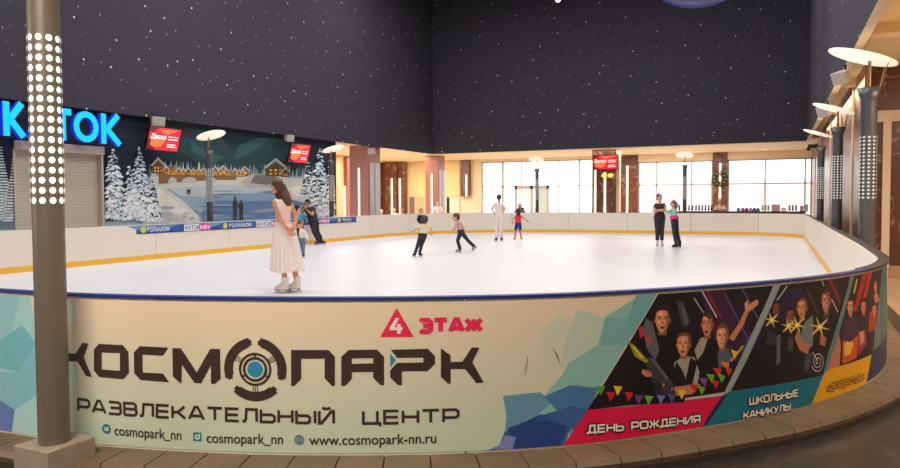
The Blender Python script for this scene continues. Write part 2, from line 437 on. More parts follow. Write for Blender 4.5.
# backing sheet with mixed light painted in top to bottom: warm cream over pale green
b = CREAMB.node_tree.nodes['Principled BSDF']; nt = CREAMB.node_tree
tc = nt.nodes.new('ShaderNodeTexCoord'); sp = nt.nodes.new('ShaderNodeSeparateXYZ'); nt.links.new(tc.outputs['Object'], sp.inputs[0])
rp = nt.nodes.new('ShaderNodeValToRGB'); mp = nt.nodes.new('ShaderNodeMapRange'); mp.inputs['From Min'].default_value = -.4; mp.inputs['From Max'].default_value = .45
nt.links.new(sp.outputs['Z'], mp.inputs['Value']); nt.links.new(mp.outputs['Result'], rp.inputs['Fac'])
rp.color_ramp.elements[0].color = (*lin((186,206,184)), 1); rp.color_ramp.elements[1].color = (*lin((228,206,180)), 1)
nt.links.new(rp.outputs['Color'], b.inputs['Base Color'])
mb = MB(); vs = []; k0 = math.ceil(s_left/ST); k1 = math.floor(s_right/ST)
rings = [[banner_surf(k*ST, .012, -.003), banner_surf(k*ST, .012, 0), banner_surf(k*ST, TOP-.03, 0), banner_surf(k*ST, TOP-.03, -.003)] for k in range(k0, k1, 2)]
mb.loft(rings, None, smooth=False); mb.build('vinyl_sheet', CREAMB, banner)
ZT = TOP-.03; ZB = .012
def ztop(x): return (x, None)
pt = Paint(banner_surf, .08, .0002)
def clampz(L): return [(s, max(ZB, min(ZT, z))) for s, z in L]
def art(pts, rgb, layer=None, ox=0, oy=0, k=1.0):
    pt.poly(clampz(BP(pts, ox, oy, k)), pm(rgb), layer)
# --- low-poly crystals, right
art([(498,457),(505,430),(508,396),(527,400),(560,392),(600,375),(590,410),(563,452)], (96,150,168), 1)
art([(503,396),(545,395),(562,375),(570,360),(577,312),(603,318),(640,293),(657,293),(620,355),(587,408),(562,420),(520,420)], (136,184,178), 2)
art([(577,310),(605,318),(598,345),(560,368),(566,340)], (184,202,184), 3)
art([(605,318),(636,320),(628,345),(600,345)], (120,172,172), 3)
art([(636,293.5),(657,292.8),(632,336),(628,318)], (112,170,176), 4)
art([(540,330),(562,313),(577,330),(568,360),(556,370),(543,350)], (204,206,186), 2)
art([(503,396),(540,392),(552,402),(520,430),(508,425)], (100,146,176), 5)
art([(545,396),(570,385),(598,388),(590,410),(560,415)], (70,118,166), 6)
art([(497,450),(505,432),(540,414),(575,418),(563,451),(520,453)], (52,86,152), 7)
art([(508,428),(535,418),(567,426),(560,449),(515,452)], (40,66,134), 8)
art([(545,414),(572,406),(588,409),(575,430)], (58,96,156), 8)
art([(496,453),(505,435),(516,437),(512,453)], (126,134,190), 8)
art([(486,456),(505,443),(515,452),(500,456)], (110,120,184), 7)
# scuffs
art([(526.4,372),(527.2,356),(528.2,357),(527.6,366)], (160,138,112), 3); art([(524.4,375),(525.2,362),(526,365),(525.4,374)], (176,156,128), 3)
art([(552,347),(558,355),(560.4,365),(558,360)], (130,116,96), 5)
pt.build('crystal_artwork', banner, label='blue and turquoise faceted printed pattern')
# --- crystals, left
art([(0,291),(30,293),(38,340),(33,428),(0,428)], (160,206,208), 1)
art([(0,295),(20,292.5),(12,330),(0,345)], (142,196,202), 2)
art([(0,340),(22,325),(37,345),(20,372),(0,368)], (116,184,196), 2)
art([(0,372),(18,372),(35,345),(37,395),(14,412),(0,400)], (132,190,206), 3)
art([(0,400),(15,410),(12,434),(0,431)], (98,128,190), 4)
art([(15,410),(37,395),(38,438),(12,434)], (172,212,210), 4)
art([(66,296),(75,306),(68,335),(64,340)], (208,224,210), 1)
art([(64,360),(72,350),(78,378),(68,410),(64,412)], (190,214,204), 1)
pt.build('crystal_artwork', banner, label='pale blue faceted printed pattern')
# --- end wedge past the photo panels
art([(882,267),(887.4,262),(886.4,372),(866,387),(872,352)], (70,104,104), 1)
art([(872,352),(886.8,330),(886.2,372),(866,386)], (36,46,84), 2)
pt.build('end_artwork', banner, label='dark teal and navy end of the print')
# --- logo lettering
DK = pm((62,46,44)); BLU = pm((46,134,176))
def logo(name, loops, m=DK, ly=12):
    pt.poly(loops, m, ly)
q = (380,300,4.683)
def flush(): pt.build('letter', banner)
logo('k', BP([(58.8,339.5),(68.2,346),(68.2,352.8),(75.8,353.8),(82.6,342.6),(88.6,343.5),(83.8,357.2),(92.2,376.8),(86.2,375.8),(78,361.5),(68.3,361),(68.8,374.3),(66.8,374.3),(58.8,366)]))
o_ = (60,330,6.683)
flush(); logo('o', [BP([(228,130),(262,92),(420,100),(458,145),(462,285),(425,328),(262,312),(228,270)],*o_), BP([(280,148),(402,153),(402,272),(280,262)],*o_)])
flush(); logo('c', BP([(495,150),(535,107),(725,117),(688,170),(552,163),(554,283),(690,290),(730,347),(540,333),(497,288)],*o_))
flush(); logo('m', BP([(65,145),(110,147),(192,272),(262,150),(312,150),(316,305),(285,332),(266,330),(266,232),(215,328),(180,326),(115,232),(113,325),(102,325),(68,292)],160,320,5.2))
p_ = (290,330,6.68); flush()
logo('p', BP([(8,133),(258,133),(300,178),(300,372),(280,372),(232,322),(232,190),(75,190),(75,325),(30,372),(8,372)],*p_))
flush(); logo('a', [BP([(343,178),(392,133),(580,130),(628,178),(628,367),(605,367),(556,320),(556,278),(413,280),(413,325),(368,372),(343,372)],*p_), BP([(413,188),(556,186),(556,222),(413,226)],*p_)])
flush(); logo('r', BP([(50,232),(225,228),(257,262),(257,298),(222,332),(102,333),(102,397),(83,397),(48,362),(48,328),(80,294),(203,292),(203,268),(80,270)],*q))
pt.build('letter', banner); logo('rb', BP([(48,248),(74,280),(48,316)],*q), BLU, 13); pt.build('arrow_mark', banner, label='small blue triangle in the letter')
logo('k2', BP([(285,225),(330,258),(330,290),(385,288),(430,222),(465,222),(432,290),(485,385),(450,388),(398,322),(330,322),(330,391),(320,391),(285,360)],*q))
flush()
# --- emblem between the letters
sc_, zc_ = B(255.2, 369.2); kz = (B(255,337.4)[1]-zc_)/31.7; ks = (B(286.5,369)[0]-sc_)/31.6
def ring_(r0, r1, a0, a1, m, ly, n=None):
    n = n or max(3, int(abs(a1-a0)/6)); A = [math.radians(a0+(a1-a0)*i/n) for i in range(n+1)]
    for a, b2 in zip(A, A[1:]):
        q4 = [(sc_+r*math.cos(t)*ks, zc_+r*math.sin(t)*kz) for r, t in ((r0,a),(r1,a),(r1,b2),(r0,b2))]
        pt.items.append((q4, [(0,1,2),(0,2,3)], m, ly))
WH = pm((226,216,196))
ring_(0.01, 7.9, 0, 360, BLU, 14, 32); ring_(9.8, 12.4, 0, 360, DK, 13, 40); ring_(14.2, 16.5, 0, 360, DK, 13, 48)
for a in (90, 210, 330): ring_(12.3, 14.3, a-4, a+4, DK, 13, 2)
for a0, a1 in ((97+8, 201.5-8), (-21.5+8, 83-8), (221.5+8, 318.5-8)):
    ring_(22.6, 31.8, a0, a1, DK, 13)
    ring_(24.2, 31.8, a0-4, a0, DK, 13, 2); ring_(24.2, 31.8, a1, a1+4, DK, 13, 2)
    ring_(24.4, 29.5, a0-8, a0-4, DK, 13, 2); ring_(24.4, 29.5, a1+4, a1+8, DK, 13, 2)
for a in (150, 30, 270):
    for t in (-6, 0, 6): ring_(16.4, 22.8, a+t-1.1, a+t+1.1, DK, 13, 1)
pt.build('round_emblem', banner, label='round dark emblem with blue centre')
# --- floor badge
PK = pm((226,42,86))
pt.poly(BP([(78,37),(158,172),(2,172)],*q), PK, 12)
f0 = BP([(92,84),(104,84),(84,130),(104,130),(104,110),(116,110),(116,130),(124,130),(124,143),(116,143),(116,158),(100,158),(100,143),(64,143),(64,132)][:0] or [(74,84),(90,84),(68,127),(80,127),(80,112),(97,112),(97,127),(106,127),(106,141),(97,141),(97,158),(80,158),(80,141),(46,141),(46,128)],*q)
pt.poly(f0, pm((236,222,208)), 13)
pt.build('floor_badge', banner, label='pink triangle with a white 4')
a0 = B(418.2,334.0); a1 = B(483.2,332.6); hh = B(450,317.0)[1]-B(450,333.2)[1]
stroketext(pt, 'ЭТАЖ', a0[0]+.012, a1[0]-.012, a0[1], a1[1], hh, .0265, PK, 12)
pt.build('floor_lettering', banner, label='pink lettering beside the triangle')
# --- subtitle and contact line
a0 = B(77.3,411.6); a1 = B(335.5,424.6); hh = (B(330,409.6)[1]-B(330,424.5)[1])
stroketext(pt, 'РАЗВЛЕКАТЕЛЬНЫЙ', a0[0]+.01, a1[0]-.01, a0[1], a1[1], hh, .0155, DK, 12)
pt.build('subtitle_word', banner)
a0 = B(361.6,424.7); a1 = B(460,422.7)
stroketext(pt, 'ЦЕНТР', a0[0]+.01, a1[0]-.01, a0[1], a1[1], hh, .0155, DK, 12)
pt.build('subtitle_word', banner)
for txt, xa, ya, xb, yb in (('cosmopark_nn',114.7,434.8,181.7,439.8),('cosmopark_nn',206.7,442.4,283.3,443.8),('www.cosmopark-nn.ru',309.2,444.8,436.3,442.6)):
    a0 = B(xa,ya); a1 = B(xb,yb); fonttext(pt, txt, a0[0], a1[0], a0[1], a1[1], .036, DK, 12, .012); pt.build('contact_line', banner)
def disc(cx, cy, r, m, ly, r0=0.001, sx=1):
    s0, z0 = B(cx, cy); kk = (B(cx+4, cy)[0]-s0)/4
    for i in range(20):
        t0, t1 = 2*PI*i/20, 2*PI*(i+1)/20
        pt.items.append(([(s0+a*math.cos(t)*kk*sx, z0+a*math.sin(t)*kk) for a, t in ((r0,t0),(r,t0),(r,t1),(r0,t1))], [(0,1,2),(0,2,3)], m, ly))
IB = pm((44,116,150)); LT = pm((214,220,204))
disc(106.7,428.7,4.3,IB,12); 
for st in ([(-2.2,1.4),(-.9,-1.4),(.2,-1.4),(.2,1.4)],[(.2,.2),(2.2,1.4)],[(.6,.1),(2.3,-1.4)]):
    s0, z0 = B(106.7,428.7); kk = (B(110,428.7)[0]-s0)/3.3
    for q4 in stroke([(s0+x*kk, z0+y*kk) for x, y in st], .0055): pt.items.append((q4, [(0,1,2),(0,2,3)], LT, 13))
pt.build('contact_icon', banner, label='round blue icon')
pt.poly(BP([(193.4,432.2),(201.4,432.4),(201.8,440.9),(193.4,440.6)]), IB, 12)
disc(197.6,436.8,2.6,LT,13,1.3); disc(200.0,434.0,.6,LT,13)
pt.build('contact_icon', banner, label='square blue camera icon')
disc(299.2,439.7,4.9,IB,12,4.1); disc(299.2,439.7,4.9,IB,12,4.2,.45)
for dy in (-2.2, 0, 2.2):
    s0, z0 = B(299.2,439.7+dy); kk = .0255/4.3; w_ = (4.2 if dy == 0 else 3.5)*.0058
    pt.items.append(([(s0-w_,z0-.0022),(s0+w_,z0-.0022),(s0+w_,z0+.0022),(s0-w_,z0+.0022)], [(0,1,2),(0,2,3)], IB, 12))
pt.items.append(([(B(299.2,440)[0]-.002, B(299.2,439.7)[1]-.026),(B(299.2,440)[0]+.002, B(299.2,439.7)[1]-.026),(B(299.2,440)[0]+.002, B(299.2,439.7)[1]+.026),(B(299.2,440)[0]-.002, B(299.2,439.7)[1]+.026)], [(0,1,2),(0,2,3)], IB, 12))
pt.build('contact_icon', banner, label='blue globe icon')
# ------------------------------------------------------------------ photo panels
def head(cx, cy, w, h, skin, hair, mouth=True, face=0):
    """a printed face: hair cap, face, eyes, nose shadow and open mouth"""
    def e(x, y, rx, ry, rgb, ly, n=14):
        pt.poly(clampz([B(x+rx*math.cos(2*PI*i/n), y+ry*math.sin(2*PI*i/n)) for i in range(n)]), pm(rgb), ly)
    sh = tuple(int(v*.68) for v in skin); hi = tuple(min(255, int(v*1.14)+6) for v in skin); hi2 = tuple(min(255, int(v*.55)+10) for v in hair)
    pt.poly(clampz([B(cx-w*.2,cy+h*.2),B(cx+w*.22,cy+h*.2),B(cx+w*.26,cy+h*.62),B(cx-w*.26,cy+h*.62)]), pm(sh), 21)     # neck
    e(cx+w*.03, cy-h*.17, w*.55, h*.40, hair, 21, 18); e(cx+w*.1, cy-h*.34, w*.3, h*.16, tuple(min(255,v+24) for v in hair), 21.5, 12)
    for sx in (-1, 1): e(cx+w*.47*sx, cy+h*.04, w*.07, h*.1, sh, 21.6, 8)
    # face outline: broad brow, narrow chin
    P_ = [(-.40,-.22),(-.30,-.34),(0,-.38),(.30,-.34),(.40,-.22),(.43,.02),(.38,.24),(.24,.42),(.06,.5),(-.08,.5),(-.25,.42),(-.38,.24),(-.43,.02)]
    pt.poly(clampz([B(cx+x*w, cy+y*h) for x, y in P_]), pm(skin), 22)
    pt.poly(clampz([B(cx+x*w, cy+y*h) for x, y in [(.30,-.34),(.40,-.22),(.43,.02),(.38,.24),(.24,.42),(.06,.5),(.2,.3),(.26,.0)]]), pm(sh), 22.4)
    e(cx-w*.12, cy-h*.22, w*.18, h*.07, hi, 22.6, 10); e(cx-w*.22, cy+h*.1, w*.1, h*.06, hi, 22.6, 8)
    for sx in (-.2, .2):
        e(cx+w*(sx+face), cy-h*.06, w*.1, h*.035, sh, 23, 8); e(cx+w*(sx+face), cy-h*.055, w*.055, h*.025, (30,18,18), 24, 6); e(cx+w*(sx+face), cy-h*.13, w*.12, h*.016, hair, 24, 6)
    pt.poly(clampz([B(cx+w*(face+.0),cy-h*.04),B(cx+w*(face+.08),cy+h*.13),B(cx+w*(face-.07),cy+h*.14)]), pm(sh), 23.5); e(cx+w*(face-.01), cy+h*.06, w*.025, h*.05, hi, 23.8, 6)
    if mouth: e(cx+face*w, cy+h*.29, w*.14, h*.08, (84,22,24), 24, 10); e(cx+face*w, cy+h*.25, w*.09, h*.025, (226,204,190), 24.5, 8)
    else: e(cx+face*w, cy+h*.29, w*.17, h*.04, (130,48,44), 24, 8); e(cx+face*w, cy+h*.28, w*.12, h*.02, (220,196,182), 24.5, 8)
def A(rgb, layer, *pts): pt.poly(clampz([B(x, y) for x, y in pts]), pm(rgb), layer)
BKp = (30,22,28)
# panel 1: children with toy blasters
A(BKp, 14, (658,292.6),(773,284.6),(729,391),(587.4,409.6))
A((62,30,62), 15, (700,289),(722,287.5),(752,335),(738,362),(716,350)); A((44,26,44), 16, (735,300),(762,290),(748,330),(735,340))
A((140,28,40), 17, (705,290.2),(708,289.8),(722,318),(719,317)); A((200,190,190), 17, (701,291),(702.2,291),(717,317),(716,318))
A((170,160,170), 17, (693,298),(694,297.5),(704,313),(703,313.6)); A((120,110,120), 17, (741,288),(742,288),(758,318),(757,318.5))
A((90,70,130), 17, (722,290),(723.2,290),(752,346),(750,346)); A((110,70,50), 16.5, (640,356),(644,352),(646,360),(643,364)); A((78,74,84), 17, (690,372),(694,366),(696,380),(692,384)); A((60,58,70), 17, (709,356),(714,352),(716,372),(711,378)); A((70,66,74), 16, (676,300),(683,302),(690,322),(684,328),(679,315))
A((100,96,104), 17, (681,305),(683,306),(688,324),(685,324))
# left big man, dark jacket
A((20,18,24), 18, (650,322),(660,330),(676,332),(684,345),(688,372),(684,402),(622,405),(632,362),(640,340))
A((96,92,104), 19, (645,318),(652,322),(659,350),(655,360),(646,348),(643,330))
A((150,84,66), 19, (644,336),(651,334),(651,342),(647,346))
head(662,319.5,16,25,(216,138,104),(52,32,28))
# boy in grey shirt and vest
A((160,154,148), 19, (674,362),(684,356),(694,357),(699,372),(697,384),(680,392),(673,384)); A((22,20,26), 20, (676,361),(683,372),(690,396),(668,398),(672,376)); A((22,20,26), 20, (690,357),(697,362),(692,384),(686,392),(684,384))
head(683,344.5,14.5,23,(222,142,106),(96,54,38),True,-.05)
A((196,120,88), 21, (694,384),(700,384),(692,394),(670,396),(660,388),(662,383),(672,387))
A((192,116,86), 21, (642,369),(650,371),(652,376),(646,377),(641,373))
# blaster
A((58,56,62), 21, (644,360),(650,356),(664,372),(672,382),(676,396),(660,394),(650,378)); A((96,94,98), 22, (650,359),(653,358),(668,378),(666,380)); A((40,38,44), 22, (655,380),(662,384),(660,397),(654,393))
A((150,140,30), 22, (628,342),(634,345),(648,361),(645,363),(634,356)); A((214,208,70), 23, (631,345),(634,347),(643,358),(641,358)); A((190,40,56), 18, (638,328),(643,326),(644,336),(640,338))
# girl in middle and bald boy right
A((24,20,26), 18, (697,340),(712,334),(720,350),(722,380),(704,392),(696,372)); A((170,150,140), 19, (700,338),(708,336),(703,352),(697,360),(694,350))
head(707,324,13,24,(208,128,96),(52,28,26),True,-.08)
A((86,92,108), 19, (717,352),(728,347),(731,358),(727,366),(718,368)); A((24,22,28), 18, (704,362),(718,350),(724,372),(714,390),(704,388))
head(721.5,336.5,12,23,(228,150,112),(120,72,52),False)
A((204,130,94), 20, (728.5,338),(733,341),(743,325),(748,312),(745,309),(739,322))
A((214,142,104), 20, (745,311),(744,303),(747.5,300),(748,305),(756,299.5),(758,301),(757.5,304.5),(753,308),(748,312))
# bunting
A((196,150,40), 23, (729,360),(742,345),(743,346.5),(731,362))
for i, (x, y, col, dx) in enumerate([(600,390,(86,160,50),0),(610,396,(202,36,40),0),(617,390,(226,190,40),0),(628,396,(202,36,40),0),(638,399,(110,62,120),0),(648,399.5,(106,170,50),0),(660,399,(110,120,170),0),(671,398,(70,80,130),0),(681,394,(226,190,40),0),(692,388,(202,36,40),0),(702,382,(130,70,140),0),(709,378,(100,170,50),0),(716,372,(212,48,44),0),(724,366,(226,120,50),0)]):
    A(col, 24, (x-4,y-4.5),(x+5,y-3.5),(x+1+(2 if x > 690 else -1),y+5.5))
for i, (x, y, col) in enumerate([(714,384,(202,36,40)),(720,378,(110,170,50)),(727,371,(202,60,40)),(733,354,(226,190,40)),(700,390,(110,170,50))]):
    A(col, 25, (x-3,y-5),(x+5,y-2),(x+1,y+5))
pt.build('photo_panel', banner, label='printed photo of cheering children with a toy blaster')
# panel 2
A(BKp, 14, (779.6,284.2),(849.6,276),(822.6,375.2),(729.2,391))
A((40,28,66), 15, (770,300),(800,283),(806,296),(790,330),(768,350),(752,350)); A((60,24,34), 16, (826,279),(836,277.5),(842,300),(838,312),(828,296))
A((190,190,196), 17, (786,286),(787.4,286),(777,300.5),(776,300)); A((200,200,200), 17, (821,281),(822,281),(824,286),(823,286)); A((200,196,196), 17, (829,296),(830,296),(838,312),(837,312.5))
A((130,60,70), 17, (806,289),(807,289),(818,314),(817,314)); A((160,40,60), 17, (828,280),(831,280),(840,302),(839,303))
A((24,22,30), 18, (768,322),(780,318),(786,332),(786,372),(756,378),(760,340)); head(776,309,9,15,(120,66,52),(22,14,14),False)
A((26,22,30), 18, (783,330),(794,326),(800,340),(798,372),(784,374)); head(790,316,9,16,(140,82,62),(24,14,14),False)
A((26,24,30), 19, (795,318),(808,313),(814,325),(810,362),(796,370),(792,340)); A((112,128,124), 20, (804,322),(812,315),(813,330),(812,346),(803,352),(800,336)); A((58,50,64), 18.5, (768,330),(776,334),(774,346),(764,344)); A((96,90,110), 18.6, (776,336),(780,334),(780,362),(776,366)); A((84,70,60), 19.2, (788,336),(793,338),(792,352),(787,350)); A((72,66,84), 17.5, (740,350),(752,330),(756,336),(744,362)); head(801.5,308,11,20,(214,136,102),(84,48,36),False,-.1)
A((190,118,86), 21, (797,330),(803,342),(810,345),(807,354),(799,350),(794,338)); A((70,74,84), 20, (805,354),(812,352),(808,371),(803,371))
A((26,24,32), 19, (818,316),(832,313),(838,326),(830,352),(818,362),(814,338)); head(825.5,301,9.5,22,(208,130,100),(66,34,28),False); A((60,64,78), 20, (822,315),(828,314),(826,324))
A((176,106,80), 21, (820,334),(826,338),(824,346),(819,344))
for x, y, r in ((771,320,8),(788,326,8),(796.5,325,10),(819,327,11)):
    for k, (ax, ay) in enumerate(((1,.25),(.35,1),(-.8,.75),(.75,-.85))):
        A((236,196,86), 26, (x-ax*r,y-ay*r),(x-ay*1.2,y+ax*1.2),(x+ax*r,y+ay*r),(x+ay*1.2,y-ax*1.2))
    A((255,240,180), 27, (x-1.6,y),(x,y-1.8),(x+1.6,y),(x,y+1.8))
spir = [(817+(1.2+7.2*k/40)*.78*math.cos(.9+k*.36), 361.5+(1.2+7.2*k/40)*1.25*math.sin(.9+k*.36)) for k in range(41)]
for s_ in (spir, [(812,352),(817,361)]):
    P_ = [B(x,y) for x, y in s_]
    for q4 in stroke(P_, .0065): pt.items.append((q4, [(0,1,2),(0,2,3)], pm((214,208,198)), 27))
A((190,190,190), 26, (789.5,369.5),(788,370),(782,384.6),(783.4,384.2)) if False else None
pt.build('photo_panel', banner, label='printed photo of four players aiming sparkling blasters')
# panel 3
A((34,20,30), 14, (853,275.6),(882,268),(871.6,354),(838,366.4),(834,345))
A((170,24,34), 15, (862,273),(868,271.6),(856,312),(853,310)); A((220,190,60), 16, (856,279),(857.4,279),(854,294),(853,292)); A((190,40,34), 16, (868,272),(872,271),(866,296),(862,300))
A((206,90,30), 16, (842,342),(852,332),(858,338),(856,358),(842,364)); A((244,180,70), 17, (844,344),(850,338),(853,344),(850,354),(844,356)); A((150,52,90), 16, (856,330),(865,326),(866,344),(858,356)); A((226,140,110), 17, (859,330),(863,328),(864,340),(860,346))
A((70,34,70), 18, (843,322),(856,316),(858,334),(850,342),(842,340)); head(850,307,7,17,(216,142,112),(40,20,20),False)
A((48,24,50), 18, (858,316),(866,314),(867,330),(858,332)); head(863,307,5.5,14,(206,130,104),(36,18,18),False)
A((180,50,40), 18, (869,312),(877,310),(874,330),(868,332)); head(874,310,5,13,(214,120,90),(60,24,20),False)
A((214,110,80), 19, (873,296),(877,292),(878,300),(875,304)); head(875,286,4,13,(210,120,90),(50,24,20),False)
A((198,120,96), 15, (838,331),(840.5,345),(839.5,365),(826.5,370.2),(834,346))
pt.build('photo_panel', banner, label='printed photo of a party group with red beams')
# colour captions
A((214,20,72), 14, (587.4,409.6),(722,395.4),(702,437.5),(563,454)); pt.build('caption_panel', banner, label='crimson caption panel')
A((20,112,134), 15, (729.2,391),(822.6,375.2),(811,413),(706,437)); A((34,40,86), 14, (722,395.6),(729.4,391),(707.4,438),(700,439)); pt.build('caption_panel', banner, label='teal caption panel')
A((232,166,10), 16, (826,370.6),(838,366.4),(871.2,354.4),(865.8,390),(811,413)); pt.build('caption_panel', banner, label='yellow caption panel')
# slanted silver dividers
A((148,164,158), 28, (773,284.8),(779.8,284.2),(746,360),(730,391),(722,395.6),(739,360))
pt.build('panel_divider', banner, label='slanted grey-green divider between photos')
A((96,128,128), 28, (849.8,276),(853.4,275.6),(834.5,346),(826,371),(822,375.5),(827,355))
pt.build('panel_divider', banner, label='slanted grey-green divider between photos')
WT = pm((236,226,214)); OL = pm((44,18,36))
def cap(text, x0, y0, x1, y1, xt, yt, xb, yb, w=.011, m=WT, om=OL, o=.008, nm='white outlined caption'):
    a0 = B(x0,y0); a1 = B(x1,y1); h = B(xt,yt)[1]-B(xb,yb)[1]
    stroketext(pt, text, a0[0]+.01, a1[0]-.008, a0[1], a1[1], h, w, m, 31, o, om)
    pt.build('caption_lettering', banner, label=nm)
cap('ДЕНЬ РОЖДЕНИЯ', 585.4,433.6,700,422.6, 640,420.2,640,428.8)
cap('ШКОЛЬНЫЕ', 748,405.2,797.6,396.2, 770,393.6,770,401.6)
cap('КАНИКУЛЫ', 742,419.2,790.3,409.6, 765,407.4,765,415)
cap('КОРПОРАТИВЫ', 826,392.4,863.2,379.4, 845,379.0,845,386.2, .009, pm((230,166,12)), pm((52,24,48)), .007, 'dark outlined caption on yellow')
# ------------------------------------------------------------------ walls, ceilings, night-sky drum
ZC = 3.77; ZF = 3.72; XL = -15.8; FX0, FX1, FY0, FY1 = -15.6, 1.05, 1.3, 31.5; ZD = 11.3
YB = 38.0; XR = 1.53; YR = 15.9; XFL = -23.4
M_WALL = M_CREAM
mb = MB(); mb.box((FX0-.12,FY0,ZF),(FX0,FY1,ZD)); struct('wall_upper_left', mb, M_STAR)
mb = MB(); mb.box((FX0-.12,FY1,ZF),(FX1+.12,FY1+.12,ZD)); struct('wall_upper_back', mb, M_STAR)
mb = MB(); mb.box((FX1,FY0,ZF),(FX1+.12,FY1,ZD)); struct('wall_upper_right', mb, M_STAR)
mb = MB(); mb.box((FX0,FY0-.12,ZF),(FX1,FY0,ZD)); struct('wall_upper_front', mb, M_STAR)
mb = MB(); mb.box((FX0-.12,FY0-.12,ZD),(FX1+.12,FY1+.12,ZD+.15)); struct('ceiling_night_sky', mb, M_STAR)
mb = MB(); mb.box((FX1-.002,FY0,ZF-.014),(FX1+.122,FY1,ZF)); mb.box((FX0,FY1,ZF-.02),(FX1,FY1+.13,ZF)); struct('trim_2', mb, mat('pale_edge_trim', (206,184,150), .5))
# low ceilings round the drum
mb = MB()
mb.box((-24,-7,ZC),(FX0-.1,YB+.2,ZC+.1)); mb.box((FX0-.1,FY1+.1,ZC),(XR+.3,YB+.2,ZC+.1)); mb.box((FX0-.1,-7,ZC),(FX1+.1,FY0-.1,ZC+.1))
struct('ceiling', mb, M_CEIL)
mb = MB(); ZR = 4.02
mb.box((FX1+.12,-7,ZR),(9,31.0,ZR+.1)); mb.box((FX1+.12,31.0,ZC),(XR+.3,31.3,ZR+.1))
for y in (12.2, 17.5, 23.0): mb.box((FX1+.12,y,ZR-.16),(9 if y < YR else XR,y+.35,ZR))
struct('ceiling_right', mb, mat('warm_ceiling', (240,206,150), .7))
# left: mural wall, then open foyer
mb = MB(); mb.box((XL-.2,-7,-.1),(XL,10.3,ZC)); mb.box((XL-.2,12.66,-.1),(XL,23.25,ZC)); mb.box((XL-.2,10.3,2.83),(XL,12.66,ZC)); mb.box((XL-.5,10.2,-.1),(XL-.25,12.8,ZC))
struct('wall_left', mb, mat('night_blue_wall', (36,42,56), .8))
mb = MB(); mb.box((XFL-.2,20,-.1),(XFL,YB,ZC)); struct('wall_foyer', mb, mat('tan_wall_paint', (196,158,112), .7))
mb = MB(); mb.box((-24,-7.2,-.1),(9,-7,ZR)); struct('wall_front', mb, M_CREAM)
mb = MB(); mb.box((9,-7,-.1),(9.2,YR+.2,ZR)); struct('wall_right', mb, M_CREAM)
# right marble wall
mb = MB(); mb.box((XR,YR,-.1),(XR+.2,YB,ZR)); struct('wall_marble_side', mb, M_BROWN)
mb = MB(); mb.box((XR+.2,YR,-.1),(9,YR+.2,ZR)); struct('wall_marble_facing', mb, M_BROWN)
M_PILA = mat('cream_pilaster', (232,208,180), .6)
fr = root('marble_wall_frame', (3,YR,-.1), 'cream beam and uprights framing the brown marble wall at the right edge', 'wall frame')
def yx(px, py, y=YR): p = ony(px, py, y); return p
zt = yx(875,111.5).z; zb_ = yx(875,122.5).z; xa = yx(855,115).x
mb = MB(); mb.box((XR+.0,YR-.10,zb_),(9,YR-.001,zt)); mb.build('beam', M_PILA, fr)
xa = yx(881.5,200).x; xb = yx(889.5,200).x
for x in (xa, xa+1.5, xa+3.0, xa+4.5):
    mb = MB(); mb.box((x,YR-.09,-.1),(x+xb-xa,YR-.001,zb_)); mb.build('upright', M_PILA, fr)
mb = MB(); mb.box((XR-.01,YR-.16,-.1),(XR+.07,YR-.02,ZR)); mb.build('upright', mat('brass_trim', (176,140,84), .4, .3), fr, label='brass coloured corner upright')
for i, y in enumerate((17.9, 21.3, 25.0, 29.6, 34.5)):
    mb = MB(); mb.box((XR-.03,y,-.1),(XR-.001,y+.10,ZR-.02 if y < 31 else ZC-.02))
    o = mb.build('wall_pilaster', M_PILA, origin=(XR,y,-.1)); tagit(o, 'narrow cream pilaster on the brown marble side wall behind the right lamp posts', 'pilaster', 'cream pilasters on the right side wall')
# plinth at the wall foot, extreme right
mb = MB(); mb.box((XR+.05,YR-.55,-.1),(9,YR-.11,.12)); struct('trim_3', mb, mat('tan_stone_plinth', (176,140,104), .5))
# ---- back wall with windows. pixel columns measured on the photograph, converted to the wall plane
def X(px, py=190): return ony(px, py, YB).x
def Z(py, px): return ony(px, py, YB).z
wt = 3.25; sill = .5
wtR = Z(160.5, 700); print('window tops', wtR, Z(156,500), 'ceil', ZC)
WL = (X(481.5), X(602), sill, 3.62); WR1 = (X(638), X(712.5), sill, wtR); WR2 = (X(727.5), X(812), sill, wtR)
mb = MB()
def wallseg(x0, x1, z0=-.1, z1=ZC, m=None): mb.box((x0,YB,z0),(x1,YB+.25,z1), m)
wallseg(-24, X(403), m=M_BROWN); wallseg(X(403), X(441.2), 0, ZC, M_YEL); wallseg(X(441.2), X(481.5), 0, ZC, M_CREAM)
for x0, x1, z0, z1 in (WL, WR1, WR2): wallseg(x0, x1, -.1, z0, M_CREAM); wallseg(x0, x1, z1, ZC, M_CREAM)
wallseg(X(602), X(638), m=M_BROWN); wallseg(X(712.5), X(727.5), m=M_BROWN); wallseg(X(812), XR+.3, m=M_BROWN)
mb.build('wall_back', kind='structure')
# yellow wall areas and doors in the foyer
fo = MB(); fo.box((X(441.3),YB-.05,Z(196.5,460)),(X(460),YB-.001,ZC-.02)); fo.build('trim_4', M_YEL, kind='structure')
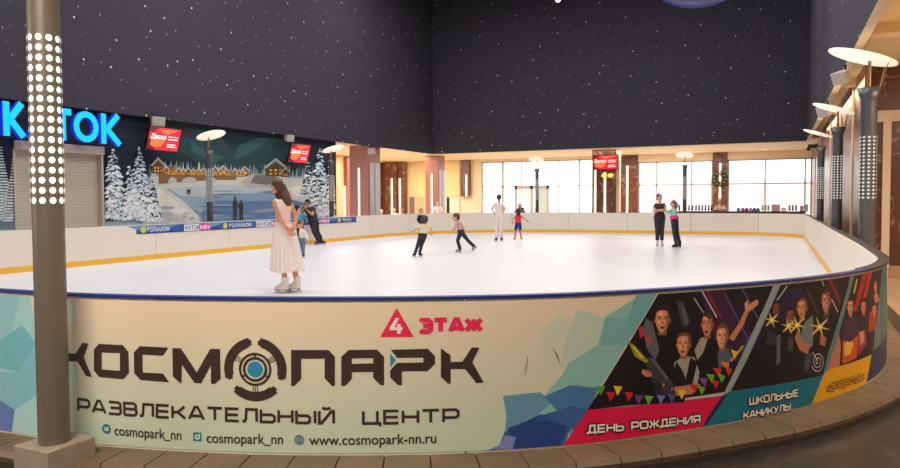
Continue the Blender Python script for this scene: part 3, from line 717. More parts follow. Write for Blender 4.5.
# window frames and panes
def window(name, rect, muls, tr, door=None):
    x0, x1, z0, z1 = rect; fw = .07; y0 = YB+.02; y1 = YB+.12
    w = root(name, ((x0+x1)/2, YB, z0), None, None); w['kind'] = 'structure'
    m = MB(); m.box((x0,y0,z1-fw),(x1,y1,z1)); m.box((x0,y0,z0),(x1,y1,z0+fw)); m.box((x0,y0,z0),(x0+fw,y1,z1)); m.box((x1-fw,y0,z0),(x1,y1,z1)); m.box((x0,y0,tr-.03),(x1,y1,tr+.03))
    for x, k in muls: m.box((x-k/2,y0,z0),(x+k/2,y1,z1))
    m.build('window_frame', M_ALU, w)
    m = MB(); m.box((x0+fw,y0+.04,z0+fw),(x1-fw,y0+.05,z1-fw)); m.build('window_pane', M_GLASS, w)
    return w
trL = Z(186.5, 520); trR = Z(184.5, 690)
w1 = window('window_1', WL, [(X(502.5),.10),(X(521),.04),(X(558.5),.05),(X(579),.08)], trL)
w2 = window('window_2', WR1, [(X(656.5),.07),(X(691.5),.07)], trR)
w3 = window('window_3', WR2, [(X(765),.07),(X(805),.07)], trR)
dx0, dx1 = X(515), X(549)
d1 = root('door_1', ((dx0+dx1)/2, YB, -.1), None, None); d1['kind'] = 'structure'
m = MB(); dz = trL+.05; f_ = .13
for a, b2 in ((dx0,dx0+f_),((dx0+dx1)/2-.08,(dx0+dx1)/2+.08),(dx1-f_,dx1)): m.box((a,YB-.06,-.1),(b2,YB+.015,dz))
m.box((dx0,YB-.06,dz-.2),(dx1,YB+.015,dz)); m.build('door_frame', M_ALU, d1)
m = MB(); m.box((dx1-.75,YB-.05,-.1),(dx1-f_,YB-.02,dz-.2)); m.build('door_leaf', mat('frosted_door_glass', (190,205,215), .3), d1)
# outdoor: paving and a low pale building across the street
mb = MB(); mb.box((-80,YB+.3,-.4),(60,140,-.3)); struct('ground_outside', mb, mat('pale_paving', (210,206,200), .8))
bl = root('apartment_building', (2,75,-.3), 'pale building seen faintly through the bright right windows', 'building')
m = MB(); m.box((-14,75,-.3),(40,85,3.3)); m.build('facade', mat('pale_render', (236,226,220), .8), bl)
for x in (X(752,190)*75/YB, X(783,190)*75/YB+.2):
    m = MB(); m.box((x,74.9,.9),(x+1.5,74.99,2.6)); m.build('window', mat('pink_window', (226,190,190), .6), bl)
# ------------------------------------------------------------------ mural on the left wall
mural = root('painted_mural', (XL, 17, 1), 'large painted winter village mural with frozen lake and snowy firs on the left wall', 'mural')
def ms(s, z, e): return Vector((XL+.004+e, s, z))
def W(px, py): p = onx(px, py, XL); return (p.y, max(-.05, min(p.z, ZC-.03)))
mp_ = Paint(ms, None, .0015)
def a_(rgb, layer, pts): mp_.poly([W(x,y) for x, y in pts], pm(rgb, .8), layer)
HB = 232
# shutter gap excluded: right field 104.5..334.5, left field off frame..14.5
a_((26,36,52), 1, [(104.5,105),(334.5,135),(334.5,HB),(104.5,HB)])
a_((30,48,56), 2, [(150,112),(334.5,138),(334.5,170),(180,166),(150,150)])
a_((38,68,70), 3, [(186,128),(215,130),(232,150),(262,140),(280,136),(300,150),(270,168),(205,166),(176,150)])
a_((54,92,86), 4, [(190,140),(204,150),(226,158),(214,162),(192,152)]); a_((52,88,84), 4, [(238,146),(258,138),(270,139),(246,156),(234,160)])
a_((56,50,62), 4, [(182,118),(194,122),(196,140),(184,136)]); a_((40,36,60), 3, [(300,138),(330,142),(330,160),(308,158)])
rr = random.Random(3)
# distant snowy tree line
for i in range(120):
    x = 150+i*1.45+rr.uniform(-.6,.6); h = rr.uniform(5,13); yb = 172+ (i*1.45)*.02; g = rr.choice([(112,138,142),(150,168,168),(84,110,116),(186,198,196),(60,84,94)])
    a_(g, 5, [(x-1.7,yb+4),(x,yb-h),(x+1.7,yb+4)])
# lake and shores
a_((150,172,190), 6, [(150,176),(334.5,176),(334.5,HB),(104.5,HB),(104.5,200)])
a_((186,198,204), 7, [(165,186),(215,184),(300,184),(320,196),(220,198),(180,196)])
a_((136,162,190), 7, [(205,194),(300,192),(334.5,204),(334.5,HB),(200,HB)])
a_((100,130,172), 8, [(215,202),(290,200),(330,212),(330,HB),(205,HB),(200,214)])
for i in range(40):
    x = rr.uniform(205,320); y = rr.uniform(188,221); w = rr.uniform(6,26)
    a_(rr.choice([(140,158,178),(104,130,164),(160,174,186),(78,104,146)]), 9, [(x-w,y+.2),(x,y-.7),(x+w,y),(x,y+.7)])
a_((206,208,200), 10, [(150,176),(200,178),(262,176),(330,180),(330,186),(262,184),(200,186),(165,189),(150,190)])
# bridge with arches
a_((142,106,74), 11, [(158,173.5),(212,174.5),(236,177),(236,180),(214,180),(158,184)])
for cx, w in ((172,4.5),(189,8),(211,5)):
    mp_.poly([W(cx+w*math.cos(PI*k/10), 183-6*math.sin(PI*k/10)) for k in range(11)], pm((190,192,184), .8), 12)
a_((186,178,170), 11, [(240,182),(252,174),(272,174),(284,180),(268,187),(246,187)]); a_((120,112,116), 12, [(250,183),(254,175),(270,174),(282,180),(266,185)])
# houses
def house(x, y, w, h, body, roof):
    a_(body, 14, [(x-w,y),(x-w,y-h),(x,y-h*1.7),(x+w,y-h),(x+w,y)])
    a_(roof, 15, [(x-w*1.25,y-h*.95),(x,y-h*2.0),(x+w*1.25,y-h*.95),(x+w*1.0,y-h*.85),(x,y-h*1.65),(x-w*1.0,y-h*.85)])
    for dx in (-.5, 0, .5):
        for dy in ((.25,.65) if h > 5 else (.45,)):
            a_(rr.choice([(240,176,70),(250,200,110),(214,140,50)]), 16, [(x+dx*w-w*.14,y-h*dy-.9),(x+dx*w+w*.14,y-h*dy-.9),(x+dx*w+w*.14,y-h*dy+.9),(x+dx*w-w*.14,y-h*dy+.9)])
for i in range(18):
    house(165+i*4.6+rr.uniform(-1,1), 175+i*.1, rr.uniform(2.2,3.4), rr.uniform(3.6,6), rr.choice([(150,98,44),(120,74,40),(176,116,52)]), rr.choice([(190,190,184),(150,132,110),(210,208,200)]))
house(157.5,173,6,8,(112,66,40),(180,176,168)); house(222,175,4.5,5,(140,84,44),(196,196,190)); house(244,175,4,4.5,(150,90,50),(196,196,190))
house(275,176,9.5,9,(92,74,48),(168,176,180)); house(285,177,4,5,(110,82,50),(188,190,188))
# snow banks left foreground
a_((214,214,210), 17, [(146,186),(156,184),(170,192),(186,204),(198,216),(201,HB),(140,HB)])
a_((234,232,226), 18, [(150,190),(160,189),(178,203),(190,214),(176,214),(160,206)]); a_((184,194,202), 18, [(142,214),(168,212),(190,222),(188,HB),(140,HB)])
for i in range(26):
    x = rr.uniform(146,196); y = rr.uniform(204,224); r = rr.uniform(2,5)
    a_(rr.choice([(196,198,198),(166,176,184),(214,214,212)]), 19, [(x+r*math.cos(t*PI/4), y+r*.45*math.sin(t*PI/4)) for t in range(8)])
a_((216,214,208), 17, [(272,186),(300,180),(334.5,188),(334.5,206),(300,202),(280,196)]); a_((232,230,224), 18, [(284,188),(310,184),(330,192),(330,200),(296,196)])
# skating couple and far figure painted on the lake
for x, y0, y1, w in ((234.3,196,220.5,2.3),(240.5,199.5,220.5,2.3),(187,188.5,194.5,.9),(189,188.5,194.5,.9)):
    h = y1-y0
    for pts in ([(x-w,y0+h*.18),(x+w,y0+h*.18),(x+w*.7,y0+h*.55),(x-w*.7,y0+h*.55)], [(x-w*.7,y0+h*.5),(x-.1*w,y0+h*.5),(x-.2*w,y1),(x-.8*w,y1)], [(x+.1*w,y0+h*.5),(x+w*.7,y0+h*.5),(x+.8*w,y1),(x+.2*w,y1)]): a_((58,62,70), 20, pts)
    a_((70,62,60), 21, [(x+w*.45*math.cos(t*PI/4), y0+h*.1+h*.09*math.sin(t*PI/4)) for t in range(8)])
a_((74,74,80), 20, [(236,203),(239,206),(238.6,208),(235.6,206)])
# snow-laden firs
def fir(x, y0, y1, hw, ly, clip=None):
    a_((34,50,60), ly, [(x,y0),(x+hw*.4,y0+(y1-y0)*.35),(x+hw*.75,y0+(y1-y0)*.7),(x+hw,y1-4),(x+hw*.2,y1),(x-hw*.2,y1),(x-hw,y1-4),(x-hw*.75,y0+(y1-y0)*.7),(x-hw*.4,y0+(y1-y0)*.35)] if clip is None else clip)
    n = int((y1-y0)/3.2)
    for i in range(n):
        t = (i+.5)/n; y = y0+(y1-y0)*t; w = hw*(t**.8); k = max(1, int(w/1.7))
        for j in range(k*2):
            xx = x+(-1+2*(j+rr.uniform(.1,.9))/(k*2))*w; s = rr.uniform(1.3,3.4)*(.5+.6*t); y = y0+(y1-y0)*min(.985, max(.02, t+rr.uniform(-.6,.6)/n)); dr = (1 if xx > x else -1)
            if xx < 105.6 and x > 104 or xx > 333 or xx-x > 60: continue
            col = rr.choice([(226,234,240),(204,218,228),(240,244,246),(176,196,212)])
            a_(col, ly+1, [(xx-s,y-s*.1+dr*-.3*s),(xx-s*.2,y-s*.75),(xx+s,y+dr*.35*s-.2),(xx+s*.9,y+dr*.4*s+s*.5),(xx,y+s*.3),(xx-s*.9,y+s*.55)])
fir(112,147,219,17,22,[(112,147),(118,170),(124,195),(130,215),(118,220),(105,221),(105,165)])
fir(138,146,221,15,25); fir(128,166,216,9,24); fir(152,178,222,9,22)
fir(319,148,216,14,25); fir(307,162,202,9,23); fir(329,160,214,6,27,[(329,160),(333,176),(334,214),(322,214)])
mp_.build('painted_scene', mural)
# left of the shutter
a_((26,36,52), 1, [(-60,80),(14.4,92),(14.4,242),(-60,250)]); a_((110,130,150), 2, [(-60,210),(14.4,206),(14.4,242),(-60,250)])
def fir2(x, y0, y1, hw, ly):
    a_((34,50,60), ly, [(x,y0),(min(x+hw,14.3),y1),(x-hw,y1)])
    n = int((y1-y0)/2.8)
    for i in range(n):
        t = (i+.5)/n; y = y0+(y1-y0)*t; w = hw*t; k = max(1, int(w/1.6))
        for j in range(k*2):
            xx = x+(-1+2*(j+.5)/(k*2))*w; s = 2.0*(.5+.6*t)
            if xx+s > 14.2: continue
            a_(rr.choice([(206,218,226),(180,196,208),(222,228,230)]), ly+1, [(xx-s,y),(xx,y-s*.7),(xx+s,y),(xx+s*.8,y+s*.6),(xx,y+s*.3),(xx-s*.8,y+s*.6)])
fir2(1,146,220,14,3); fir2(12.5,158,222,10,5)
mp_.build('painted_scene', mural)
# ------------------------------------------------------------------ roller shutter
sh = root('roller_shutter', (XL, 11.48, -.1), 'closed grey-beige roller shutter in the left wall under the blue sign', 'shutter')
M_SHUT = mat('shutter_slats', (196,184,170), .55)
m = MB(); m.bbox((XL-.2,10.3,2.62),(XL+.08,12.66,2.83),.02); m.build('shutter_box', M_SHUT, sh)
m = MB(); zz = -.1
while zz < 2.6:
    m.loft([[Vector((XL-.13,y,zz)),Vector((XL-.122,y,zz+.01)),Vector((XL-.122,y,zz+.072)),Vector((XL-.13,y,zz+.08))] for y in (10.36,12.6)], None, smooth=False); zz += .08
m.build('slat_curtain', M_SHUT, sh)
for y in (10.3, 12.6):
    m = MB(); m.box((XL-.18,y,-.1),(XL+.02,y+.06,2.62)); m.build('guide_rail', M_SHUT, sh)
# ------------------------------------------------------------------ blue illuminated rink sign
M_SIGNF = mat('blue_sign_face', (0,160,255), .4, emit=.85, ecol=(10,175,255)); M_SIGNS = mat('blue_sign_return', (30,40,190), .4, emit=.35, ecol=(40,60,255))
XS = -15.42
def SW(px, py): p = onx(px, py, XS); return Vector((0, p.y, p.z))
sg = root('rink_sign', (XS, 11, 3.2), 'blue lit sign of five raised letters above the roller shutter', 'sign')
yl = SW(4,137).y; yr = SW(121,143).y; z0 = SW(4,137.5).z; z1 = SW(120,143.2).z; zt0 = SW(5,103).z; zt1 = SW(119,114).z
print('sign', yl, yr, z0, z1, zt0, zt1)
LH = ((zt0-z0)+(zt1-z1))/2; zb0 = (z0+z1)/2
ylist = [(SW(4.2,120).y, SW(25.2,120).y,'К'), (SW(30,120).y, SW(55,120).y,'А'), (SW(54,120).y, SW(71.5,120).y,'Т'), (SW(73.5,120).y, SW(98.5,120).y,'О'), (SW(101.5,120).y, SW(121,120).y,'К')]
SGL = {'К': [[(.1,0),(.1,1)],[(.85,1),(.28,.5),(.92,0)]], 'А': [[(.04,0),(.5,1),(.96,0)],[(.25,.3),(.75,.3)]], 'Т': [[(0,.91),(1,.91)],[(.5,.91),(.5,0)]]}
for y0_, y1_, ch in ylist:
    w_ = y1_-y0_; T = .15; m = MB()
    if ch == 'О':
        quads = []; n = 32; cy = (y0_+y1_)/2; cz = zb0+LH/2
        for i in range(n):
            t0, t1 = 2*PI*i/n, 2*PI*(i+1)/n
            quads.append([(cy+(w_/2-d)*math.cos(t), cz+(LH/2-d)*math.sin(t)) for t, d in ((t0,0),(t1,0),(t1,T),(t0,T))])
    else:
        quads = []
        for st in SGL[ch]:
            quads += stroke([(y0_+a*w_, zb0+b2*LH) for a, b2 in st], T)
    # closed shell per stroke piece: bright face, darker blue returns
    for qd in quads:
        f = [Vector((XS, a, b2)) for a, b2 in qd]; bk = [Vector((XS-.12, a, b2)) for a, b2 in qd]
        m.add(f, [(0,1,2,3)], M_SIGNF); m.add(bk, [(3,2,1,0)], M_SIGNS); m.add(f+bk, [(0,1,5,4),(1,2,6,5),(2,3,7,6),(3,0,4,7)], M_SIGNS)
    m.build('letter', None, sg)
m = MB()
for z in (zb0+LH*.2, zb0+LH*.8): m.box((XS-.16,yl-.05,z-.02),(XS-.12,yr+.05,z+.02))
for y in (yl+.1,(yl+yr)/2,yr-.1): m.box((XL+.0,y-.02,zb0+.1),(XS-.14,y+.02,zb0+.14))
m.build('mounting_rail', mat('dark_steel', (40,40,46), .5, .5), sg)
# ------------------------------------------------------------------ sponsor strip on the inside of the far left boards
def in_surf(s, z, e):
    k = s/ST; i = math.floor(k); t = k-i
    p = off(i,0,0).lerp(off(i+1,0,0), t); n = NRM[i % N].lerp(NRM[(i+1) % N], t).normalized()
    return p-n*(.104+e)+Vector((0,0,z))
def IN(px, py):
    d = ray(px, py); best = None
    for i in range(iB, N-40):
        a = off(i,-.104,0); b2 = off(i+1,-.104,0); ex, ey = b2.x-a.x, b2.y-a.y; den = d.x*ey-d.y*ex
        if abs(den) < 1e-12: continue
        t = (a.x*ey-a.y*ex)/den; u = (a.x*d.y-a.y*d.x)/den
        if t > 5 and 0 <= u <= 1 and (best is None or t > best[0]): best = (t, (i+u)*ST)
    return best[1], CAMZ+d.z*best[0]
s0 = IN(356,220)[0]; s1 = IN(131.5,228)[0]
strip = root('sponsor_strip', tuple(in_surf((s0+s1)/2, .8, 0)), 'long blue sponsor strip with small logos along the top of the far left boards', 'banner')
ip = Paint(in_surf, .25, .0015); zs0, zs1 = .67, TOP-.024
mb = MB(); ks_ = range(int(s0/ST), int(s1/ST), 4)
mb.loft([[in_surf(k*ST, zs0, 0), in_surf(k*ST, zs0, .003), in_surf(k*ST, zs1, .003), in_surf(k*ST, zs1, 0)] for k in ks_], None, smooth=False)
mb.build('vinyl_sheet', pm((50,96,160), .5), strip)
L0 = 3
kk = s0
while kk < s1-.5:
    w = rr.uniform(.5,1.2); c2 = rr.choice([(80,130,180),(58,78,156),(104,150,186),(60,104,170)])
    ip.poly([(kk,zs1-.002),(kk+w,zs1-.002),(min(kk+w*.6,s1-.1),zs1-.12)], pm(c2), L0); ip.poly([(kk,zs0+.002),(kk+w*.5,zs0+.09),(min(kk+w,s1-.1),zs0+.002)], pm((56,60,140)), L0); kk += w*.8
M_W = pm((226,232,236)); M_P = pm((232,90,150)); M_Y = pm((196,206,70)); M_D = pm((36,30,70))
flip = lambda its: None
def ftext_in(text, pxa, pxb, mcol, ly, zb=.715, xh=.1, bold=.02, plate=None):
    # s grows to the left on the picture, so mirror the run of the text
    sa = IN(pxa,227)[0]; sb = IN(pxb,225)[0]
    if plate: ip.poly([(sa+.04,zb-.03),(sb-.04,zb-.03),(sb-.04,zb+xh+.03),(sa+.04,zb+xh+.03)], plate, ly-1)
    fonttext(ip, text, sa, sb, zb, zb, xh, mcol, ly, bold, 'cap')
for a, kind in ((141,0),(185,1),(223,0),(257,1),(300,0),(321.5,2),(337,3)):
    if kind in (0, 3):
        sc2 = IN(a+2,226)[0]; ip.poly([(sc2+.085*math.cos(t*PI/6), .765+.075*math.sin(t*PI/6)) for t in range(12)], M_Y, 6)
        ftext_in('ВОЛНАКОМ', a+6, a+(28 if kind == 0 else 14), M_W, 6)
    elif kind == 1:
        ftext_in('КАТОК', a, a+14.5, M_D, 8, plate=M_W); ftext_in('NN', a+15, a+24, M_W, 8, plate=M_P)
    else: ftext_in('NN', a, a+7, M_W, 8, plate=M_P)
ip.build('sponsor_logos', strip, label='small white, pink and yellow logos')
# ------------------------------------------------------------------ foyer columns
M_STL2 = M_STEEL
def column(cx, cy, a, z1, label, strip_=(.5,)):
    c_ = root('foyer_column', (cx,cy,-.1), label, 'column', 'granite columns in the foyer')
    m = MB(); m.bbox((cx-a/2,cy-a/2,-.1),(cx+a/2,cy+a/2,z1),.012); m.build('shaft', M_RED, c_)
    m = MB(); m.box((cx+a/2+.001,cy-a/2+.05,-.1),(cx+a/2+.03,cy+a/2-.05,z1-.75)); m.box((cx+a/2+.03,cy-.03,-.1),(cx+a/2+.05,cy+.03,z1-.8)); m.build('metal_cladding', M_STL2, c_)
    for s_ in strip_:
        x = cx-a/2+a*s_; m = MB(); m.bbox((x-.045,cy-a/2-.04,.0),(x+.045,cy-a/2+.0,z1-.95),.01); m.build('light_strip', M_STRIP, c_)
    return c_
p1 = ony(348,147,25.6); column(ony(358,190,25.6).x+.05, 26.1, .96, ZC, 'nearer red granite column with white light strip and metal side, behind the left boards')
column(ony(431,190,33.2).x+.05, 33.6, .78, ZC, 'farther red granite column with white light strip, between two ochre walls')
# pale partition columns near the mural end
m = MB(); m.box((-17.2,24.6,-.1),(-16.8,25.2,ZC-.3)); 
def vcol(name, px0, px1, y, ztop, m_, depth=.35, label='', cat='pilaster', strip_=None, z0=-.1, group=None):
    x0 = ony(px0,200,y).x; x1 = ony(px1,200,y).x
    r = root(name, ((x0+x1)/2, y+depth/2, z0), label, cat, group)
    mm = MB(); mm.bbox((x0,y,z0),(x1,y+depth,ztop-.006),.01); mm.build('shaft', m_, r)
    if strip_:
        for sa, zt_ in strip_:
            q2 = ony(sa, 190, y); mm = MB(); mm.bbox((q2.x-.055,y-.045,max(z0,0)),(q2.x+.055,y-.0,zt_),.01); mm.build('light_strip', M_STRIP, r)
    return r
vcol('foyer_pier', 333.8, 340.5, 30.5, ZC-.0, mat('tan_pier', (214,176,134), .7), .3, 'tan pier just past the right end of the mural', 'pier')
vcol('foyer_pier', 341.5, 347.5, 31.5, ZC-.0, M_RED, .3, 'narrow pinkish granite pier left of the nearer column', 'pier', [(345,2.2)])
vcol('foyer_pier', 385, 396, 37.2, ZC, M_BROWN, .5, 'dark brown pier with white light strip left of the ochre wall', 'pier', [(392,2.75)])
vcol('foyer_pier', 398, 404, 37.4, ZC, M_BROWN, .4, 'thin dark brown pier with light strip against the ochre wall', 'pier', [(400,2.75)])
vcol('wall_panel', 460.5, 469, 37.7, ZC, M_BROWN, .28, 'short brown marble wall panel with light strip between ochre and cream wall', 'wall panel', [(466.5,2.9)], z0=ony(465,196.5,37.7).z)
vcol('big_pier', 592, 615.5, 33.4, ZC, M_BROWN, .5, 'wide brown marble pier carrying the red screen between the window groups', 'pier', [(595.3,3.5),(605,2.7)])
vcol('white_post', 616, 619.5, 33.5, ZC, M_PILA, .3, 'slim cream post right of the wide brown pier', 'post')
vcol('marble_panel', 620.5, 637.5, 37.75, 3.25, M_BROWN, .2, 'brown marble wall panel with a pale strip left of the right windows', 'wall panel', [(627.3,3.2)])
vcol('marble_panel', 713, 727, 37.75, 3.25, M_BROWN, .2, 'brown marble wall panel with wreath between the two right windows', 'wall panel', [(720,3.2)])
# metal side cladding door-lookalikes in the far foyer wall
dd = root('door_2', (X(418),YB,-.1), None, None); dd['kind'] = 'structure'
m = MB(); m.box((X(410),YB-.06,-.1),(X(414.5),YB-.01,Z(197,412))); m.build('door_frame', mat('mauve_door', (132,110,112), .6), dd)
m = MB(); m.box((X(414.7),YB-.05,-.1),(X(424),YB-.02,Z(197,418))); m.build('door_leaf', mat('beige_door', (206,180,140), .6), dd)
dd = root('door_3', (X(452),YB,-.1), None, None); dd['kind'] = 'structure'
m = MB(); m.box((X(447.2),YB-.08,-.1),(X(450),YB-.06,Z(197.5,448))); m.build('door_gap', mat('dark_opening', (24,24,26), .7), dd)
m = MB(); m.box((X(443),YB-.08,-.1),(X(447),YB-.06,Z(197,445))); m.box((X(450),YB-.08,-.1),(X(460),YB-.06,Z(197,455))); m.build('door_leaf', mat('pale_door', (226,214,196), .6), dd)
# ------------------------------------------------------------------ downlights
M_RIMW = mat('white_rim', (240,236,228), .5)
dl = None; DLG = 'round ceiling downlights'
def downlight(x, y, z, label):
    global dl
    if dl is None:
        r = root('downlight', (0,0,0), label, 'ceiling light', DLG)
        m = MB(); m.lathe((0,0,-.02), [(.09,0),(.13,0),(.135,.02)], None, 20); m.build('rim', M_RIMW, r)
        m = MB(); m.lathe((0,0,-.012), [(.0005,0),(.09,0)], None, 20); m.build('diffuser', M_LAMPGLOW, r)
        dl = r
    else: r = copy_tree(dl)
    r.location = (x,y,z); r['label'] = label; r['group'] = DLG
for px, py, lab in ((370,158,'downlight in the foyer ceiling right of the nearer column'),(408,162.5,'downlight in the foyer ceiling above the ochre wall'),(412,162,'downlight in the foyer ceiling left of the farther column'),(460,163,'downlight above the wall panel right of the farther column')):
    p = onz(px, py, ZC); 
    if p.y > YB-.5: p = p*((YB-.6)/p.y)
    downlight(p.x, p.y, ZC, lab)
for px in (655, 765): downlight(ony(px,150,36.6).x, 36.6, ZC, 'downlight in the ceiling in front of the right windows')
for x, y in ((2.6,10),(2.6,6.5),(2.6,13.6),(5,10)): downlight(x, y, ZR, 'downlight in the warm ceiling over the right aisle')
for x, y in ((-6,-1.2),(-2.5,-1.2),(-10,-1.2)): downlight(x, y, ZC, 'downlight in the lobby ceiling near the front boards')
# ------------------------------------------------------------------ lamp posts
M_POST = mat('charcoal_post_metal', (92,94,98), .36, .4); M_POSTB = mat('taupe_post_metal', (112,102,90), .42, .25)
M_DOT = mat('lit_perforation', (255,248,232), .5, emit=1.3); M_DISC = mat('glowing_reflector', (255,244,226), .45, emit=.45)  # disc emission stands in for the uplight falling on it
M_BRASS = mat('brass_stem', (168,140,92), .35, .5)
LG = 'lamp posts round the rink'
def mp_sleeve(base):
    nm = base.name+'_perforated'
    if nm in _m: return _m[nm]
    m = base.copy(); m.name = nm; _m[nm] = m; nt = m.node_tree; b = nt.nodes['Principled BSDF']
    uv = nt.nodes.new('ShaderNodeUVMap'); fr_ = nt.nodes.new('ShaderNodeVectorMath'); fr_.operation = 'FRACTION'; nt.links.new(uv.outputs['UV'], fr_.inputs[0])
    sb = nt.nodes.new('ShaderNodeVectorMath'); sb.operation = 'DISTANCE'; sb.inputs[1].default_value = (.5,.5,0); nt.links.new(fr_.outputs[0], sb.inputs[0])
    lt = nt.nodes.new('ShaderNodeMath'); lt.operation = 'LESS_THAN'; lt.inputs[1].default_value = .32 if base is M_POSTB else .27; nt.links.new(sb.outputs['Value'], lt.inputs[0])
    mu = nt.nodes.new('ShaderNodeMath'); mu.operation = 'MULTIPLY'; mu.inputs[1].default_value = 1.5 if base is M_POSTB else .6; nt.links.new(lt.outputs[0], mu.inputs[0])
    b.inputs['Emission Color'].default_value = (1,.95,.84,1); nt.links.new(mu.outputs[0], b.inputs['Emission Strength'])
    return m
def lamp_post(x, y, ang, label, r=.105, zc=2.88, zd=3.27, R=.46, mp=M_POST, z0=-.1, flip=1):
    t = root('lamp_post', (x,y,z0), label, 'lamp post')
    a = math.radians(ang); u = Vector((math.cos(a), math.sin(a), 0))      # direction towards the ice
    c_ = Vector((x,y,0)); up = Vector((0,0,1))
    m = MB(); m.lathe(c_, [(r,z0),(r,zc-.22),(r*1.02,zc-.16),(r*1.45,zc),(r*1.38,zc),(r*.9,zc-.16),(.001,zc-.2)], None, 32); m.build('shaft', mp, t)
    m = MB(); NS = 40; z0_, z1_ = 1.40, 2.32
    m.lathe(c_, [(r+.0015,z0_),(r+.0015,z1_)], None, NS); o = m.build('perforated_sleeve', mp_sleeve(mp), t)
    uv = o.data.uv_layers.new(name='UVMap')
    for pl in o.data.polygons:
        for li in pl.loop_indices:
            vi = o.data.loops[li].vertex_index; k = vi % NS; row = vi//NS
            if k == 0 and max(o.data.loops[q].vertex_index % NS for q in pl.loop_indices) == NS-1: k = NS
            uv.data[li].uv = (k/NS*10, row*17)
    m = MB(); n = 0; dz = .0545; rd = r*.19
    for k in range(0):
        z = 1.425+k*dz
        for i in range(n):
            th = 2*PI*i/n+.35; o = c_+Vector((math.cos(th), math.sin(th), 0))*(r+.0015)+up*z; tx = Vector((-math.sin(th), math.cos(th), 0)); nn = Vector((math.cos(th), math.sin(th), 0))
            ring = [o+tx*math.cos(q*PI/5)*rd+up*math.sin(q*PI/5)*rd-nn*(1-math.cos(math.asin(min(.99,abs(math.cos(q*PI/5))*rd/r))))*r for q in range(10)]
            m.add([o+nn*.0]+ring, [(0,1+q,1+(q+1)%10) for q in range(10)])
    m = MB(); m.tube(c_+up*(zc-.2), c_+up*(zd+.0), .022, None, None, 12)
    m.build('stem', M_BRASS, t)
    Q = Matrix.Rotation(math.radians(-18), 3, Vector((-u.y,u.x,0)))
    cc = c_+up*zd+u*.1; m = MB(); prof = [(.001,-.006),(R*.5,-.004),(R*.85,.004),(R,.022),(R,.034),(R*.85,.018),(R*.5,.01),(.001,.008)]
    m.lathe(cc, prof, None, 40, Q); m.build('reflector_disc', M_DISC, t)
    m = MB()
    for q in (-.5, .5): 
        e = cc+Q@(u*-1*R*.8*math.cos(q)+Vector((-u.y,u.x,0))*R*.8*math.sin(q)*flip); s_ = c_+(u*-1*math.cos(q)+Vector((-u.y,u.x,0))*math.sin(q))*r*1.4+up*(zc-.01)
        m.tube(s_, e, .006, None, None, 6)
    m.build('support_rods', M_BRASS, t)
    return t
pb = onz(54.5, 447, .1)
cd_ = Vector((pb.x, pb.y, 0)); cd_ += Vector((cd_.x, cd_.y, 0)).normalized()*.10
bx, by = cd_.x, cd_.y
ZPL = .1
lamp_post(bx, by, 80, 'tall taupe lamp post with glowing round perforations, nearest of all at the left edge', .079, 2.9, 3.3, .46, M_POSTB, ZPL)
pl_ = root('post_plinth', (bx,by,-.1), 'pale square stone plinth under the nearest lamp post', 'plinth')
m = MB(); m.bbox((bx-.145,by-.135,-.1),(bx+.135,by+.15,ZPL),.006); m.build('block', mat('beige_stone', (150,136,120), .6, noise=.1), pl_)
def post_at(px, dist_x=None, y=None):
    d = ray(px, 190)
    t = (dist_x/d.x) if dist_x is not None else (y/d.y)
    return CAM.x+d.x*t, CAM.y+d.y*t
x_, y_ = post_at(867.5, 1.19); print('post R1', x_, y_); lamp_post(x_, y_, 180, 'nearest dark lamp post on the right, beside the marble wall', .108, 3.0, 3.42, .46)
x_, y_ = post_at(837, 1.15); print('post R2', x_, y_); lamp_post(x_, y_, 180, 'middle of the three dark lamp posts along the right boards', .10, 2.9, 3.27, .41)
x_, y_ = post_at(820.5, 1.15); print('post R3', x_, y_); lamp_post(x_, y_, 180, 'farthest of the three dark lamp posts along the right boards', .095, 2.9, 3.27, .40)
x_, y_ = post_at(209.5, -14.2); lamp_post(x_, y_, 0, 'dark lamp post in front of the painted frozen lake', .085, 2.82, 3.2, .39)
x_, y_ = post_at(331.5, -14.2); print('post L2', x_, y_); lamp_post(x_, y_, 0, 'dark lamp post at the right end of the mural behind the man in black', .085, 2.82, 3.2, .40)
x_, y_ = post_at(537, None, 29.6); lamp_post(x_, y_, -90, 'dark lamp post behind the far boards in front of the left windows', .08, 2.78, 3.15, .33)
x_, y_ = post_at(684.7, None, 29.6); lamp_post(x_, y_, -90, 'dark lamp post behind the far boards in front of the right windows', .08, 2.78, 3.15, .35)
